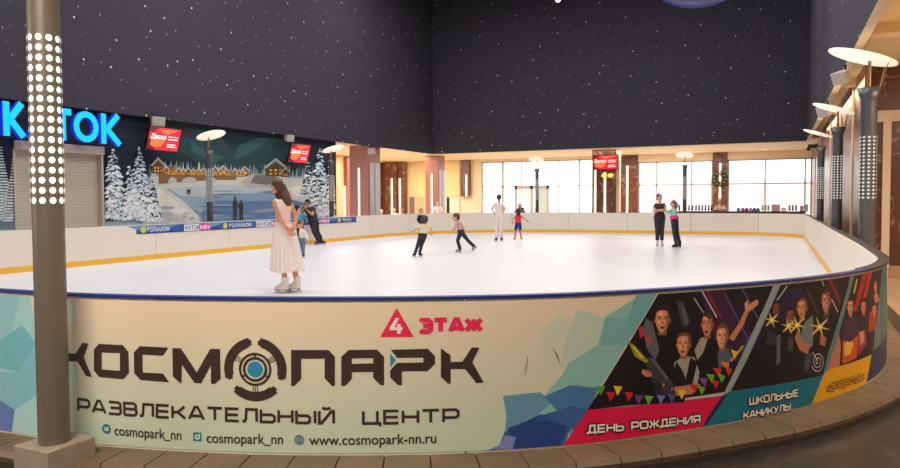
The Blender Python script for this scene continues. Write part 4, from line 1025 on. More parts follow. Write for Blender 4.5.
# ------------------------------------------------------------------ screens
def scr(name, rgb, e): return mat(name, rgb, .3, emit=e)
S_R = scr('screen_red', (214,30,52), .55); S_O = scr('screen_orange', (244,110,60), .7); S_W = scr('screen_white', (255,225,225), .8); S_D = scr('screen_maroon', (120,20,50), .4)
M_BLK = mat('black_plastic', (24,22,24), .4)
def tv(label, c4, thick_dir):
    """c4: world corners tl,tr,br,bl"""
    tl, tr, br, bl = c4; t = root('hanging_screen', tuple((tl+tr+br+bl)/4), label, 'screen')
    nx = (tr-tl); ny = (tl-bl); n = nx.cross(ny).normalized()
    if n.dot(CAM-tl) < 0: n = -n
    m = MB(); e = .02
    def P(u, v, d): return bl+(br-bl)*u+(tl-bl)*v+n*d
    q = [P(-e,-e*1.4,0),P(1+e,-e*1.4,0),P(1+e,1+e*1.4,0),P(-e,1+e*1.4,0)]; bk = [p-n*.06 for p in q]
    m.add(q+bk, [(0,1,2,3),(7,6,5,4),(0,4,5,1),(1,5,6,2),(2,6,7,3),(3,7,4,0)]); m.build('housing', M_BLK, t)
    pa = Paint(lambda s, z, ee: P(s, z, .003+ee), None, .0015)
    pa.poly([(0,0),(1,0),(1,1),(0,1)], S_R, 1); pa.poly([(.0,.0),(.25,0),(.08,.5),(0,.4)], S_D, 2); pa.poly([(0,1),(.3,1),(.12,.75),(0,.8)], S_D, 2); pa.poly([(.3,.9),(.95,.95),(.6,.72),(.4,.78)], S_O, 2)
    pa.poly([(.08,.2),(.2,.12),(.42,.15),(.55,.42),(.4,.55),(.1,.5)], S_O, 2)
    fonttext(pa, 'Диско', .06, .56, .5, .5, .2, S_W, 3, .03, 'cap')
    for z_, w_ in ((.78,.9),(.6,.95),(.48,.93),(.25,.9),(.15,.94)): pa.poly([(.62,z_),(w_,z_+.015),(w_,z_+.055),(.62,z_+.045)], S_W if z_ < .7 else S_R, 3)
    pa.build('display', t)
    m = MB(); mt = P(.5,1.02,-.03); m.tube(mt-n*.05+Vector((0,0,-.1)), Vector(mt-n*.2+Vector((0,0,.0))), .02, None, None, 8); m.build('bracket', M_BLK, t)
def tvx(c, xt, xb, label):
    tv(label, [onx(*c[0],xt), onx(*c[1],xt), onx(*c[2],xb), onx(*c[3],xb)], 0)
tvx([(150.6,126.1),(181,129.6),(177,151.7),(146,148.7)], -15.18, -15.3, 'red advertising screen hanging left of the lamp post, above the painted bridge')
tvx([(292,143.5),(309.7,145.6),(306.6,163),(288,161.6)], -15.18, -15.3, 'red advertising screen hanging over the right end of the mural')
tv('red advertising screen on the wide brown pier at the back', [ony(592.7,155.4,33.1), ony(617.5,154.3,33.1), ony(617.5,169,33.2), ony(592.7,169.4,33.2)], 0)
# ------------------------------------------------------------------ loudspeakers
M_SPK = mat('off_white_plastic', (206,196,184), .5)
def speaker(c, label, fd, s=.2, w=.3):
    fd = Vector(fd).normalized(); t = root('loudspeaker', tuple(c), label, 'loudspeaker', None, 0)
    sd = Vector((-fd.y, fd.x, 0)).normalized(); up = fd.cross(sd); up = -up if up.z < 0 else up
    M = Matrix((sd, fd, up)).transposed()
    def P(a, b2, d): return Vector(c)+M@Vector((a,b2,d))
    r0 = [P(-w*.32,-s*.6,-s*.38),P(w*.32,-s*.6,-s*.38),P(w*.32,-s*.6,s*.38),P(-w*.32,-s*.6,s*.38)]; r1 = [P(-w*.5,s*.4,-s*.5),P(w*.5,s*.4,-s*.5),P(w*.5,s*.4,s*.5),P(-w*.5,s*.4,s*.5)]
    m = MB(); m.loft([r0,r1], None, smooth=False); m.build('cabinet', M_SPK, t)
    m = MB(); m.loft([[p+fd*.001 for p in r1],[Vector(c)+(p-Vector(c))*.94+fd*.016 for p in r1]], None, smooth=False); m.build('grille', mat('pale_grille', (184,176,168), .8), t)
    m = MB(); m.tube(P(0,-s*.5,0), P(0,-s*.9,s*.7), .018, None, None, 8); m.build('bracket', M_BLK, t)
speaker(onx(157,121,-15.35), 'off-white loudspeaker above the left red screen', (1,-.35,-.25), .26, .36)
speaker(onx(289,138,-15.35), 'off-white loudspeaker above the red screen at the right of the mural', (1,-.3,-.2), .24, .3)
speaker(ony(606,152,33.18), 'small white loudspeaker above the screen on the wide brown pier', (0,-1,-.2), .2, .26)
speaker(ony(372,151,25.28), 'white loudspeaker high on the nearer column', (.2,-1,-.2), .26, .3)
speaker(onx(841.5,77,.93), 'white loudspeaker beneath the dark wall edge nearest the right lamp post', (-.6,-.8,-.5), .2, .24)
speaker(onx(824.5,111,.93), 'white loudspeaker beneath the dark wall edge above the middle right lamp post', (-.6,-.8,-.5), .22, .26)
# camera dome at the far right corner
t = root('security_camera', tuple(onx(815,147,1.3)), 'small black security camera high beside the farthest right lamp post', 'camera')
m = MB(); c_ = onx(815,147,1.3); m.bbox(tuple(c_+Vector((-.25,-.1,-.05))), tuple(c_+Vector((.1,.1,.1))), .02); m.tube(c_+Vector((.05,0,.0)), Vector((XR-.002,c_.y,c_.z)), .03, None, None, 8); m.build('body', M_BLK, t)
m = MB(); m.ell(c_+Vector((-.22,-.02,-.07)), .08, .08, .07); m.build('lens_dome', M_BLK, t)
# wall lamp under the rear screen
cw = ony(607.5,175.5,33.3); t = root('wall_lamp', tuple(cw), 'small twin wall lamp glowing orange below the rear screen', 'wall lamp')
m = MB(); m.tube(cw+Vector((0,.1,0)), cw+Vector((0,-.05,0)), .03, None, None, 10); m.tube(cw+Vector((0,0,0)), cw+Vector((0,0,.18)), .015, None, None, 8); m.tube(cw+Vector((-.2,-.03,0)), cw+Vector((.2,-.03,0)), .015, None, None, 8); m.build('arm', M_BRASS, t)
for s_ in (-.15, .15):
    m = MB(); m.ell(cw+Vector((s_,-.04,0)), .13, .1, .1); m.build('glass_globe', mat('orange_glow', (255,150,60), .4, emit=2.2), t)
# wreath
cw = ony(720,179,37.6); wr = root('wreath', tuple(cw), 'dark green wreath hanging between the two right windows', 'wreath')
m = MB(); R_ = .27
for i in range(260):
    th = rr.uniform(0, 2*PI); ph = rr.uniform(0, 2*PI); rad = R_+.07*math.cos(ph); p = cw+Vector((rad*math.cos(th), .07*math.sin(ph)-.0, rad*math.sin(th)))
    d = Vector((rr.uniform(-1,1), rr.uniform(-.6,.2), rr.uniform(-1,1))).normalized()*.11; sd = d.cross(Vector((0,1,0))).normalized()*.025
    m.add([p, p+d*.5+sd, p+d, p+d*.5-sd], [(0,1,2,3)])
m.build('foliage', mat('wreath_green', (54,58,40), .8), wr)
m = MB()
for i in range(9): th = 2*PI*i/9; m.ell(cw+Vector((R_*math.cos(th),-.09,R_*math.sin(th))), .03, nu=8, nv=6)
m.build('berries', mat('pale_berries', (200,186,150), .5), wr)
# hanging blue saucer lamp under the night sky
cs = atd(699,-17,20); t = root('hanging_saucer', tuple(cs), 'blue saucer-shaped ornament hanging at the very top of the dark sky', 'ornament')
m = MB(); m.lathe(cs, [(.001,-.62),(.6,-.56),(1.0,-.38),(1.2,-.08),(1.22,0),(1.0,.25),(.5,.4),(.001,.44)], None, 40); m.build('body', mat('deep_blue_glaze', (24,60,150), .35), t)
m = MB(); m.lathe(cs, [(1.2,-.1),(1.26,-.05),(1.26,.04),(1.2,.08)], None, 40); m.build('rim', M_SPK, t)
m = MB(); m.tube(cs+Vector((0,0,.4)), Vector((cs.x,cs.y,ZD)), .015, None, None, 6); m.build('cable', M_BLK, t)
ls = ony(559,-1,31.15); t = root('rink_spotlight', tuple(ls), 'small bright spotlight high on the dark back wall at the top of the picture', 'spotlight')
m = MB(); m.tube(ls, ls+Vector((0,-.18,-.08)), .09, .12, None, 20); m.tube(ls, ls+Vector((0,.35,.05)), .025, None, None, 8); m.build('housing', M_BLK, t)
m = MB(); q_ = ls+Vector((0,-.185,-.082)); m.tube(q_, q_+Vector((0,-.01,-.0045)), .105, .105, None, 20); m.build('lens', mat('spotlight_lens', (255,250,240), .3, emit=6), t)
# ------------------------------------------------------------------ counter and the things on it
ct = root('rental_counter', (-1.5,28.7,-.1), 'black-topped counter behind the far boards below the right windows', 'counter')
xc0 = ony(676,212,28.62).x; xc1 = .98
m = MB(); m.bbox((xc0,28.47,.90),(xc1,28.85,.945),.008); m.build('worktop', M_BLK, ct)
m = MB(); m.box((xc0+.05,28.5,-.1),(xc1-.05,28.82,.9)); m.build('cabinet_body', M_PILA, ct)
YC = 28.64; ZT2 = .945
def cxp(px): return ony(px, 210, YC).x
boot0 = None
def boot(px, label, col, group=None, s=1.0, rz=0):
    x = cxp(px); t = root('ice_skate', (x,YC,ZT2), label, 'ice skate', group); c_ = Vector((x,YC,ZT2)); z0 = .028*s
    m = MB(); rings = []
    for zz, l0, l1, w in ((z0,-.06,.12,.034),(z0+.03,-.062,.125,.038),(z0+.06,-.06,.09,.036),(z0+.09,-.058,.03,.034),(z0+.16,-.06,.022,.036),(z0+.2,-.064,.02,.038)):
        rings.append([c_+Vector((w*s*math.sin(q*PI/6), -((l0+l1)/2+(l1-l0)/2*math.cos(q*PI/6))*s, zz*s)) for q in range(12)])
    m.loft(rings); m.build('boot', mat('skate_leather_%d' % col[0], col, .5), t)
    m = MB(); m.box(tuple(c_+Vector((-.003*s,-.13*s,0))), tuple(c_+Vector((.003*s,.07*s,.03*s)))); m.build('blade', mat('blade_steel', (190,192,196), .25, .9), t)
    m = MB()
    for k in range(4): m.tube(c_+Vector((-.03,-.03-.01*k,(.2-.03*k)*s)), c_+Vector((.03,-.03-.01*k,(.2-.03*k)*s)), .004, None, None, 6)
    m.build('laces', M_RIMW, t)
    return t
b0 = boot(679.5, 'black ice skate on the counter, in the row left of the person in pale pink', (30,26,34), 'black skates in a row on the counter')
for px in (689, 692.5, 696, 699, 702.2, 705.4, 708.6, 711.4):
    c_ = copy_tree(b0); c_.location.x = cxp(px); c_['label'] = b0['label']
hel0 = None
def helmet(px, col, nm, label, y=0):
    x = cxp(px); t = root('skating_helmet', (x,YC+y,ZT2), label, 'helmet', 'children helmets on the counter'); c_ = Vector((x,YC+y,ZT2))
    m = MB(); m.ell(c_+Vector((0,0,.005)), .069, .09, .13, None, 20, 8, v0=0, v1=.5); m.ell(c_+Vector((0,0,.005)), .06, .08, .12, None, 20, 8, v0=0, v1=.5); m.build('shell', mat('helmet_'+nm, col, .35), t)
    m = MB()
    for k in (-.04, 0, .04): m.bbox(tuple(c_+Vector((k-.008,-.07,.088))), tuple(c_+Vector((k+.008,.05,.133 if k == 0 else .118))), .003)
    m.build('vents', M_BLK, t)
    m = MB(); m.tube(c_+Vector((-.062,0,.02)), c_+Vector((.062,0,.008)), .005, None, None, 6); m.build('chin_strap', M_BLK, t)
for px, col, nm in ((738.5,(30,110,130),'teal'),(742.8,(190,60,140),'magenta'),(746.6,(110,50,150),'purple'),(750.6,(226,120,170),'pink'),(754.4,(90,60,160),'violet'),(758,(50,120,150),'blue-green')):
    helmet(px, col, nm.replace('-','_'), '%s skating helmet in the row on the counter right of the person in pale pink' % nm)
b2 = boot(762.5, 'tan ice skate on the counter between the helmets and the pink box', (140,110,100), 'tan skates on the counter')
for px in (765.5, 768.3): c_ = copy_tree(b2); c_.location.x = cxp(px)
def cbox(px0, px1, h, col, label, nm='storage_box'):
    x0, x1 = cxp(px0), cxp(px1); t = root(nm, ((x0+x1)/2,YC,ZT2), label, 'box')
    m = MB(); m.bbox((x0,YC-.1,ZT2),(x1,YC+.12,ZT2+h*.8),.006); m.build('carton', mat('carton_%d_%d' % (col[0],col[1]), col, .7), t)
    m = MB(); m.bbox((x0-.008,YC-.108,ZT2+h*.8),(x1+.008,YC+.128,ZT2+h),.004); m.build('lid', mat('lid_%d_%d' % (col[0],col[1]), tuple(min(255,v+10) for v in col), .6), t)
cbox(771.5,780,.26,(206,160,160),'dusty pink box on the counter below the right window')
cbox(781,786.5,.14,(240,236,232),'small white box on the counter right of the dusty pink box')
cbox(800,803.5,.2,(170,130,140),'mauve box near the right end of the counter')
cbox(804.2,808,.26,(200,160,168),'pale mauve box at the right end of the counter')
b3 = boot(789.5, 'charcoal ice skate on the counter between white and mauve boxes', (52,50,60), 'charcoal skates between the boxes')
for px in (792.7, 796): c_ = copy_tree(b3); c_.location.x = cxp(px)
# ------------------------------------------------------------------ people
def voxel(mb, name, m, parent, vox, smooth=6, label=None):
    o = mb.build(name, None, parent)
    o.data.materials.clear()
    md = o.modifiers.new('r', 'REMESH'); md.mode = 'VOXEL'; md.voxel_size = vox; md.use_smooth_shade = True
    if smooth: s = o.modifiers.new('s', 'SMOOTH'); s.iterations = smooth; s.factor = .5
    dg = bpy.context.evaluated_depsgraph_get(); dg.update(); me = bpy.data.meshes.new_from_object(o.evaluated_get(dg)); me.name = name
    o.modifiers.clear(); old = o.data; o.data = me; bpy.data.meshes.remove(old); me.materials.clear(); me.materials.append(m)
    if label: o['label'] = label
    return o
def ringpts(c, a, b, ra, rb, n=20): return [c+a*ra*math.cos(2*PI*i/n)+b*rb*math.sin(2*PI*i/n) for i in range(n)]
def limb(m, pts, rads, caps=True):
    for (p, q), (r0, r1) in zip(zip(pts, pts[1:]), zip(rads, rads[1:])): m.tube(p, q, r0, r1, None, 14)
    for p, r in list(zip(pts, rads))[1:-1]: m.ell(p, r, nu=14, nv=8)
    if caps: m.ell(pts[0], rads[0], nu=14, nv=8); m.ell(pts[-1], rads[-1], nu=14, nv=8)
SKIN = mat('skin', (222,168,140), .55); SKIN2 = mat('skin_tanned', (190,134,106), .55)
EYE = mat('eye_dark', (40,28,24), .3); LIP = mat('lips', (180,90,84), .5)
def hand(m, w, d, n_, s):
    """palm, four fingers of unequal length and a thumb from the side; w wrist, d direction, n_ back-of-hand normal"""
    d = d.normalized(); sd = d.cross(n_).normalized(); n_ = sd.cross(d).normalized()
    Q = Matrix((sd, d, n_)).transposed()
    m.ell(w+d*.045*s, .038*s, .05*s, .016*s, None, 14, 8, Q)
    for k, (o, L) in enumerate(((-.030,.062),(-.0105,.072),(.0105,.068),(.030,.052))):
        a = w+d*.078*s+sd*o*s; b2 = a+(d*.95-n_*.25+sd*o*4).normalized()*L*.5*s; c2 = b2+(d*.75-n_*.65+sd*o*3).normalized()*L*.5*s
        m.tube(a-d*.02*s, b2, .0086*s, .0078*s, None, 8); m.ell(b2, .0079*s, nu=8, nv=6); m.tube(b2, c2, .0078*s, .0066*s, None, 8); m.ell(c2, .0066*s, nu=8, nv=6)
    a = w+d*.025*s-sd*.025*s; b2 = a+(d*.6-sd*.8-n_*.2).normalized()*.036*s; c2 = b2+(d*.95-sd*.25-n_*.2).normalized()*.028*s
    m.tube(a, b2, .0115*s, .0095*s, None, 8); m.ell(b2, .0095*s, nu=8, nv=6); m.tube(b2, c2, .0095*s, .0078*s, None, 8); m.ell(c2, .0078*s, nu=8, nv=6)
def skate(parent, an, toe, down, s, col, label=None, sock=None):
    """boot with blade, at ankle an; toe = direction, down = sole direction"""
    down = down.normalized(); toe = (toe-down*toe.dot(down)).normalized(); sd = down.cross(toe).normalized()
    sole = .082*s
    def P(f, u, w): return an+toe*f*s-down*u*s+sd*w*s
    m = MB(); rings = []
    for u, l0, l1, w in ((-.055,-.05,.165,.036),(-.03,-.055,.17,.041),(-.005,-.055,.145,.040),(.02,-.054,.09,.037),(.05,-.052,.055,.037),(.09,-.054,.05,.041),(.125,-.058,.052,.044)):
        rings.append([P((l0+l1)/2+(l1-l0)/2*math.cos(q*PI/8), u, w*math.sin(q*PI/8)*(1-.18*max(0,math.cos(q*PI/8)))) for q in range(16)])
    m.loft(rings); o = m.build('skate_boot', col, parent, label=label)
    m = MB(); m.loft([[P((.06)+.112*math.cos(q*PI/8), u, .036*math.sin(q*PI/8)) for q in range(16)] for u in (-.064,-.055)]); m.build('sole', M_BLK, o)
    m = MB(); 
    for f in (-.02, .11): m.loft([[P(f-.02,-.064,-.008),P(f+.02,-.064,-.008),P(f+.02,-.064,.008),P(f-.02,-.064,.008)],[P(f-.012,-.088,-.004),P(f+.012,-.088,-.004),P(f+.012,-.088,.004),P(f-.012,-.088,.004)]], smooth=False)
    m.loft([[P(-.065,-.084,w),P(.15,-.084,w),P(.165,-.092,w),P(.15,-.104,w),P(-.06,-.104,w)] for w in (-.002,.002)], smooth=False)
    m.build('blade', mat('blade_steel', (190,192,196), .25, .9), o)
    m = MB()
    for k in range(5): u = .01+.024*k; f = .075-.006*k; m.tube(P(f-.01,u,-.025), P(f-.01,u,.025), .003*s, None, None, 6)
    m.build('laces', M_RIMW, o)
ANK = .104   # ankle height above the ice, per unit scale
def person(label, dep, J, H, face, top=None, bottom=None, boots=None, hair=(60,40,32), hairstyle='short', skin=SKIN, sleeves=0, blen=1.0, topc='', female=False, vox=.0065, dz=0, group=None, bw=1.0, headk=1.0, topext=.12, lowerhide=False, extra=None):
    """J: joints as picture position + depth offset, turned into world points at distance dep; sizes follow height H"""
    s = H/1.65
    def P(k):
        v = J[k]; return atd(v[0], v[1], dep+(v[2] if len(v) > 2 else 0))
    gx = (P('anL')+P('anR'))/2
    t = root('person', (gx.x, gx.y, ICE if not lowerhide else -.1), label, 'person', group)
    fd = Vector((face[0], face[1], 0)).normalized(); f3 = Vector(face).normalized()
    shL, shR, hipL, hipR = P('shL'), P('shR'), P('hipL'), P('hipR')
    nk = (shL+shR)/2+Vector((0,0,.03*s)); hc = (hipL+hipR)/2; hd = P('head')
    wa = (shR-shL).normalized(); ax = (nk-hc).normalized(); bt = ax.cross(wa).normalized()
    wh = (hipR-hipL).normalized(); bh = ax.cross(wh).normalized()
    if bt.dot(bh) < 0: bh = -bh; wh = -wh
    wsh = max(.115*s, (shR-shL).length/2)
    kid = headk > 1.1
    prof = [(-.16,.05,.05),(-.08,.10,.08),(.05,.158 if female else .15,.108),(.22,.145 if female else .142,.10),(.42,.118 if female else .135,.086),(.6,.13,.095),(.78,.152,.108 if not female else .115),(.92,.15,.085),(1.0,.085,.06)]
    def torso(m, t0, t1, g, gmul=1.0):
        rings = []
        ts = sorted(set([t0, t1]+[p[0] for p in prof if t0 < p[0] < t1]))
        for tt in ts:
            for (a, ra, da), (b2, rb, db) in zip(prof, prof[1:]):
                if a <= tt <= b2: k = (tt-a)/(b2-a); r_ = ra+(rb-ra)*k; d_ = da+(db-da)*k
            c_ = hc.lerp(nk, tt); A_ = wh.lerp(wa, max(0,min(1,tt))).normalized(); Bx = ax.cross(A_).normalized()
            rings.append(ringpts(c_, A_, Bx, (r_*s*bw+g)*gmul, (d_*s*bw+g)*gmul))
        m.loft(rings)
    ar = [.048*s*bw, .039*s*bw, .024*s]; lr = [.078*s*bw, .053*s*bw, .036*s]
    m = MB(); torso(m, -.16, 1.0, 0)
    hr = .098*s**.35*.98*headk if not kid else .098*headk*s**.5
    hr = J.get('hr', (hr,))[0]
    m.tube(nk-ax*.03*s, hd-Vector((0,0,hr*.6)), .052*s*bw, .047*s*bw, None, 14)
    # head: skull, jaw, nose, ears
    sd = f3.cross(Vector((0,0,1))).normalized(); uh = sd.cross(f3).normalized(); Q = Matrix((sd, f3, uh)).transposed()
    m.ell(hd+uh*hr*.12, hr*.78, hr*.93, hr*.92, None, 20, 14, Q); m.ell(hd+f3*hr*.22-uh*hr*.42, hr*.56, hr*.62, hr*.66, None, 18, 12, Q)
    m.ell(hd+f3*hr*.92-uh*hr*.12, hr*.11, hr*.17, hr*.2, None, 10, 8, Q); m.ell(hd+f3*hr*.86-uh*hr*.05, hr*.09, hr*.1, hr*.24, None, 10, 8, Q)
    for k in (-1, 1): m.ell(hd+sd*hr*.79*k-uh*hr*.08, hr*.09, hr*.18, hr*.25, None, 10, 8, Q)
    arms = []
    for side in ('L', 'R'):
        sh, el, ha = P('sh'+side), P('el'+side), P('ha'+side); sh_i = sh+(nk-sh)*.12-Vector((0,0,.02*s))
        limb(m, [sh_i, el, ha], ar); hs = s*1.0
        d = (ha-el).normalized(); d2 = (P('fi'+side)-ha).normalized() if 'fi'+side in J else d
        nrm = (f3 if abs(d2.dot(f3)) < .8 else Vector((0,0,1))); hand(m, ha-d*.01, d2, -nrm if J.get('palm') else nrm, hs); arms.append((sh_i, el, ha))
    legs = []
    for side in ('L', 'R'):
        hp, kn, an = P('hip'+side), P('kn'+side), P('an'+side); legs.append((hp, kn, an))
        limb(m, [hp, kn, kn.lerp(an,.28), an], [lr[0], lr[1], lr[1]*.98, lr[2]])
        toe = P('toe'+side)-an; toe.z = toe.z if J.get('lift'+side) else 0
        m.ell(an+toe.normalized()*.05*s-Vector((0,0,.03*s)), .03*s, .03*s, .025*s)
    voxel(m, 'body', skin, t, vox, 5)
    # face details
    for k in (-1, 1):
        e = MB(); e.ell(hd+f3*hr*.83+sd*hr*.3*k+uh*hr*.06, hr*.1, hr*.06, hr*.06, None, 10, 8, Q); e.build('eye', EYE, t)
        e = MB(); e.ell(hd+f3*hr*.86+sd*hr*.3*k+uh*hr*.24, hr*.17, hr*.04, hr*.03, None, 10, 8, Q); e.build('eyebrow', mat('brow', (70,48,40), .8), t)
    e = MB(); e.ell(hd+f3*hr*.80-uh*hr*.45, hr*.2, hr*.07, hr*.06, None, 12, 8, Q); e.build('mouth', LIP, t)
    # hair
    hm = mat('hair_%d_%d' % (hair[0], hair[1]), hair, .6, bump=.3, nscale=60); m = MB()
    m.ell(hd+uh*hr*.28-f3*hr*.16, hr*.88, hr*.94, hr*.90, None, 20, 12, Q)
    m.ell(hd-uh*hr*.12-f3*hr*.42, hr*.80, hr*.62, hr*.75, None, 20, 12, Q)
    if hairstyle == 'bun': m.ell(hd+uh*hr*.85-f3*hr*.7, hr*.42, None, None)
    if hairstyle == 'crop': pass
    if hairstyle == 'shoulder': m.ell(hd-uh*hr*.7-f3*hr*.5, hr*.72, hr*.42, hr*.95, None, 18, 12, Q)
    if hairstyle == 'long' and 'hair' in J:
        pts = [atd(q[0], q[1], dep+q[2]) for q in J['hair']]; rings = []
        for i, (p, q) in enumerate(zip(pts, J['hair'])): rings.append(ringpts(p, R3@Vector((1,0,0)), R3@Vector((0,.2,-1)), q[3], q[4], 18))
        m.loft(rings)
        m.ell(pts[0], .06*s)
    voxel(m, 'hair', hm, t, vox*1.1, 4)
    g = .011*s
    if top:
        m = MB(); torso(m, topext, .995, g)
        if topext < .2: pass
        if sleeves > 0:
            for sh, el, ha in arms:
                m.ell(sh, ar[0]+g); 
                if sleeves <= 1: m.tube(sh, sh.lerp(el, sleeves), ar[0]+g*1.2, ar[0]*(1-sleeves)+ar[1]*sleeves+g*1.5, None, 16)
                else: m.tube(sh, el, ar[0]+g*1.2, ar[1]+g*1.1, None, 16); m.ell(el, ar[1]+g*1.1); m.tube(el, el.lerp(ha, sleeves-1), ar[1]+g*1.1, ar[2]+g*1.3, None, 16)
        else:
            for sh, el, ha in arms: m.ell(sh+(nk-sh)*.25, ar[0]+g*.5)
        o = voxel(m, 'top', top, t, vox*1.15, 3)
    if bottom:
        m = MB(); torso(m, -.16, .3, g*1.1); waist = .3
        for hp, kn, an in legs:
            m.ell(hp, lr[0]+g)
            if blen > .5:
                k = (blen-.5)*2; e_ = kn.lerp(an, k); re = lr[1]*(1-k)+lr[2]*k+g*(2.2 if extra == 'flare' else 1.2)
                m.tube(hp, kn, lr[0]+g, lr[1]+g, None, 16); m.ell(kn, lr[1]+g); m.tube(kn, e_, lr[1]+g, re, None, 16)
            else: m.tube(hp, hp.lerp(kn, blen*2), lr[0]+g, lr[0]*.8+g*1.6, None, 16)
        voxel(m, 'shorts' if blen < .5 else 'trousers', bottom, t, vox*1.15, 3)
    if boots:
        for side in ('L', 'R'):
            an = P('an'+side); toe = P('toe'+side)-an
            if J.get('lift'+side): down = (an-P('kn'+side)).normalized()
            else:
                down = Vector((0,0,-1)); toe.z = 0
                an = Vector((an.x, an.y, ICE+ANK*s))
            skate(t, an, toe, down, s, boots)
    return t, dict(s=s, hc=hc, nk=nk, hd=hd, ax=ax, wa=wa, bt=bt, wh=wh, bh=bh, legs=legs, arms=arms, hr=hr)
def depf(py, px):   # camera distance of a point of the ice seen at that pixel
    p = onz(px, py, ICE); return (R3.inverted()@(p-CAM)).z*-1
CR = R3@Vector((1,0,0)); CFW = (R3@Vector((0,0,-1))); CFW.z = 0; CFW.normalize()
def fdir(r, a, u=0): v = CR*r+CFW*a; return (v.x, v.y, u)
# --- woman in pale dress, near boards
D1 = depf(292.3, 290); print('woman depth', D1)
WJ = dict(head=(276.8,186.3,0), shL=(273.2,201.5,-.12), shR=(290.2,201.3,.10), elL=(279.5,219.5,-.14), elR=(296.3,216.5,.06), haL=(289.0,230.2,-.17), haR=(294.0,228.5,-.12), fiL=(293.6,234.2,-.17), fiR=(290,233.6,-.17),
 hipL=(280.5,237,-.08), hipR=(289.5,237,.06), knL=(283.0,262,-.06), knR=(293.2,261,.06), anL=(285.2,284.4,-.06), anR=(297.2,283.6,.06), toeL=(276,289,-.05), toeR=(288,288,.05), hr=(.098,))
WJ['hair'] = [(279.5,184,.04,.085,.075),(281.0,190,.02,.105,.06),(283.0,196,-.02,.115,.05),(285.2,201,-.05,.105,.04),(287.5,206,-.06,.05,.022)]
M_PINK = mat('blush_fabric', (250,222,214), .8, bump=.2, nscale=30); M_SKIRT = mat('cream_pleated_fabric', (252,240,230), .8, bump=.2, nscale=25)
M_WSK = mat('white_skate_leather', (236,230,222), .4); M_BSK = mat('black_skate_leather', (34,32,36), .45)
t, wi = person('woman with long brown hair, blush top and long cream skirt, hands clasped behind back', D1, WJ, 1.64, fdir(-.9,.45), top=M_PINK, boots=M_WSK, hair=(96,62,44), hairstyle='long', female=True, vox=.0045, bw=.86, topext=.28, skin=mat('skin_warm', (218,150,118), .55))
# skirt: pleated and flaring, from waist to mid calf
c0 = wi['hc'].lerp(wi['nk'], .36); zb = atd(287,271,D1).z; cb = atd(287.2,271,D1); m = MB(); rings = []
n = 132
for i in range(15):
    k = i/14; c_ = c0.lerp(cb, k); c_.z = c0.z+(zb-c0.z)*k; rad = .124+(.245-.124)*(k**.6); rdp = .125+(.205-.125)*(k**.6); pl = .003+.013*k
    rings.append([c_+CR*(rad+pl*math.cos(22*2*PI*j/n)+.010*k*math.sin(5*2*PI*j/n+1))*math.cos(2*PI*j/n)+CFW*(rdp+pl*math.cos(22*2*PI*j/n))*math.sin(2*PI*j/n)+Vector((0,0,-.012*k*math.sin(3*2*PI*j/n+.5))) for j in range(n)])
inner = [[p.lerp(sum(r, Vector())/n, .03) for p in r] for r in rings[::-1]]
m.loft(rings+inner, caps=False); m.build('skirt', M_SKIRT, t)
m = MB(); m.loft([ringpts(c0+Vector((0,0,d)), CR, CFW, .127, .128, 30) for d in (-.015,.02)]); m.build('waistband', M_PINK, t)
# white tights cuffs above the boots are left as skin
# --- child bending just behind her
D2 = D1+1.2; kz2 = lambda v: v
CJ = dict(head=(297.5,224,.25), shL=(300.5,231,.1), shR=(304.5,232,-.08), elL=(302,243,.1), elR=(308.2,243,-.08), haL=(303,250,.12), haR=(310.2,251.5,-.08), hipL=(296,246,.1), hipR=(299,246.5,-.02), knL=(296,263,.1), knR=(297,262,.0), anL=(294,278,.1), anR=(295,277,.0), toeL=(287,280,.1), toeR=(288,279,.0), hr=(.085,))
D3 = depf(248.5, 303)
CJ = dict(head=(299,224,.1), shL=(300.5,229.5,.12), shR=(304.0,230.5,-.05), elL=(303,236.5,.12), elR=(307.0,237.5,-.05), haL=(306,243,.12), haR=(309.4,244.2,-.05), hipL=(300.4,241,.06), hipR=(303,241.2,-.04), knL=(300.6,247,.06), knR=(303.4,247.5,-.04), anL=(300.5,253.4,.06), anR=(303.3,254,-.04), toeL=(297,255,.06), toeR=(299.5,255.5,-.04))
D3 = depf(257.5, 303)
person('small child in white top and blue jeans half hidden behind the long cream skirt', D3, CJ, 1.0, fdir(1,.1,-.5), top=mat('white_knit', (236,224,216), .8), bottom=mat('blue_denim', (92,124,160), .8), boots=M_BSK, hair=(110,74,52), sleeves=1.3, headk=1.25, bw=1.05)
# --- boy in turquoise and the man in black at the left boards
DM = depf(244.6, 318)-.1; print('man depth', DM)
MJ = dict(head=(307.4,202.6,0), shL=(303.6,208.5,-.05), shR=(314.5,208.2,.12), elL=(300.6,212.0,-.2), elR=(312.2,214.6,-.2), haL=(304.2,208.3,-.25), haR=(307.4,210.6,-.28), hipL=(312.2,222.5,-.02), hipR=(315.8,222.5,.1), knL=(314.0,231.5,-.12), knR=(317.2,231.5,.05), anL=(318.2,240.6,-.12), anR=(321.0,238.6,.08), toeL=(314.5,243,-.25), toeR=(325.5,241,.05))
M_BLKC = mat('black_cloth', (38,36,44), .85); M_DKT = mat('charcoal_cloth', (46,46,56), .85)
person('man in a black t-shirt and black trousers leaning on the left boards with legs crossed', DM, MJ, 1.62, fdir(-.8,-.5,-.45), top=M_BLKC, bottom=M_BLKC, boots=M_BSK, hair=(34,26,24), hairstyle='crop', bw=1.14, sleeves=.6, skin=SKIN2, extra='flare')
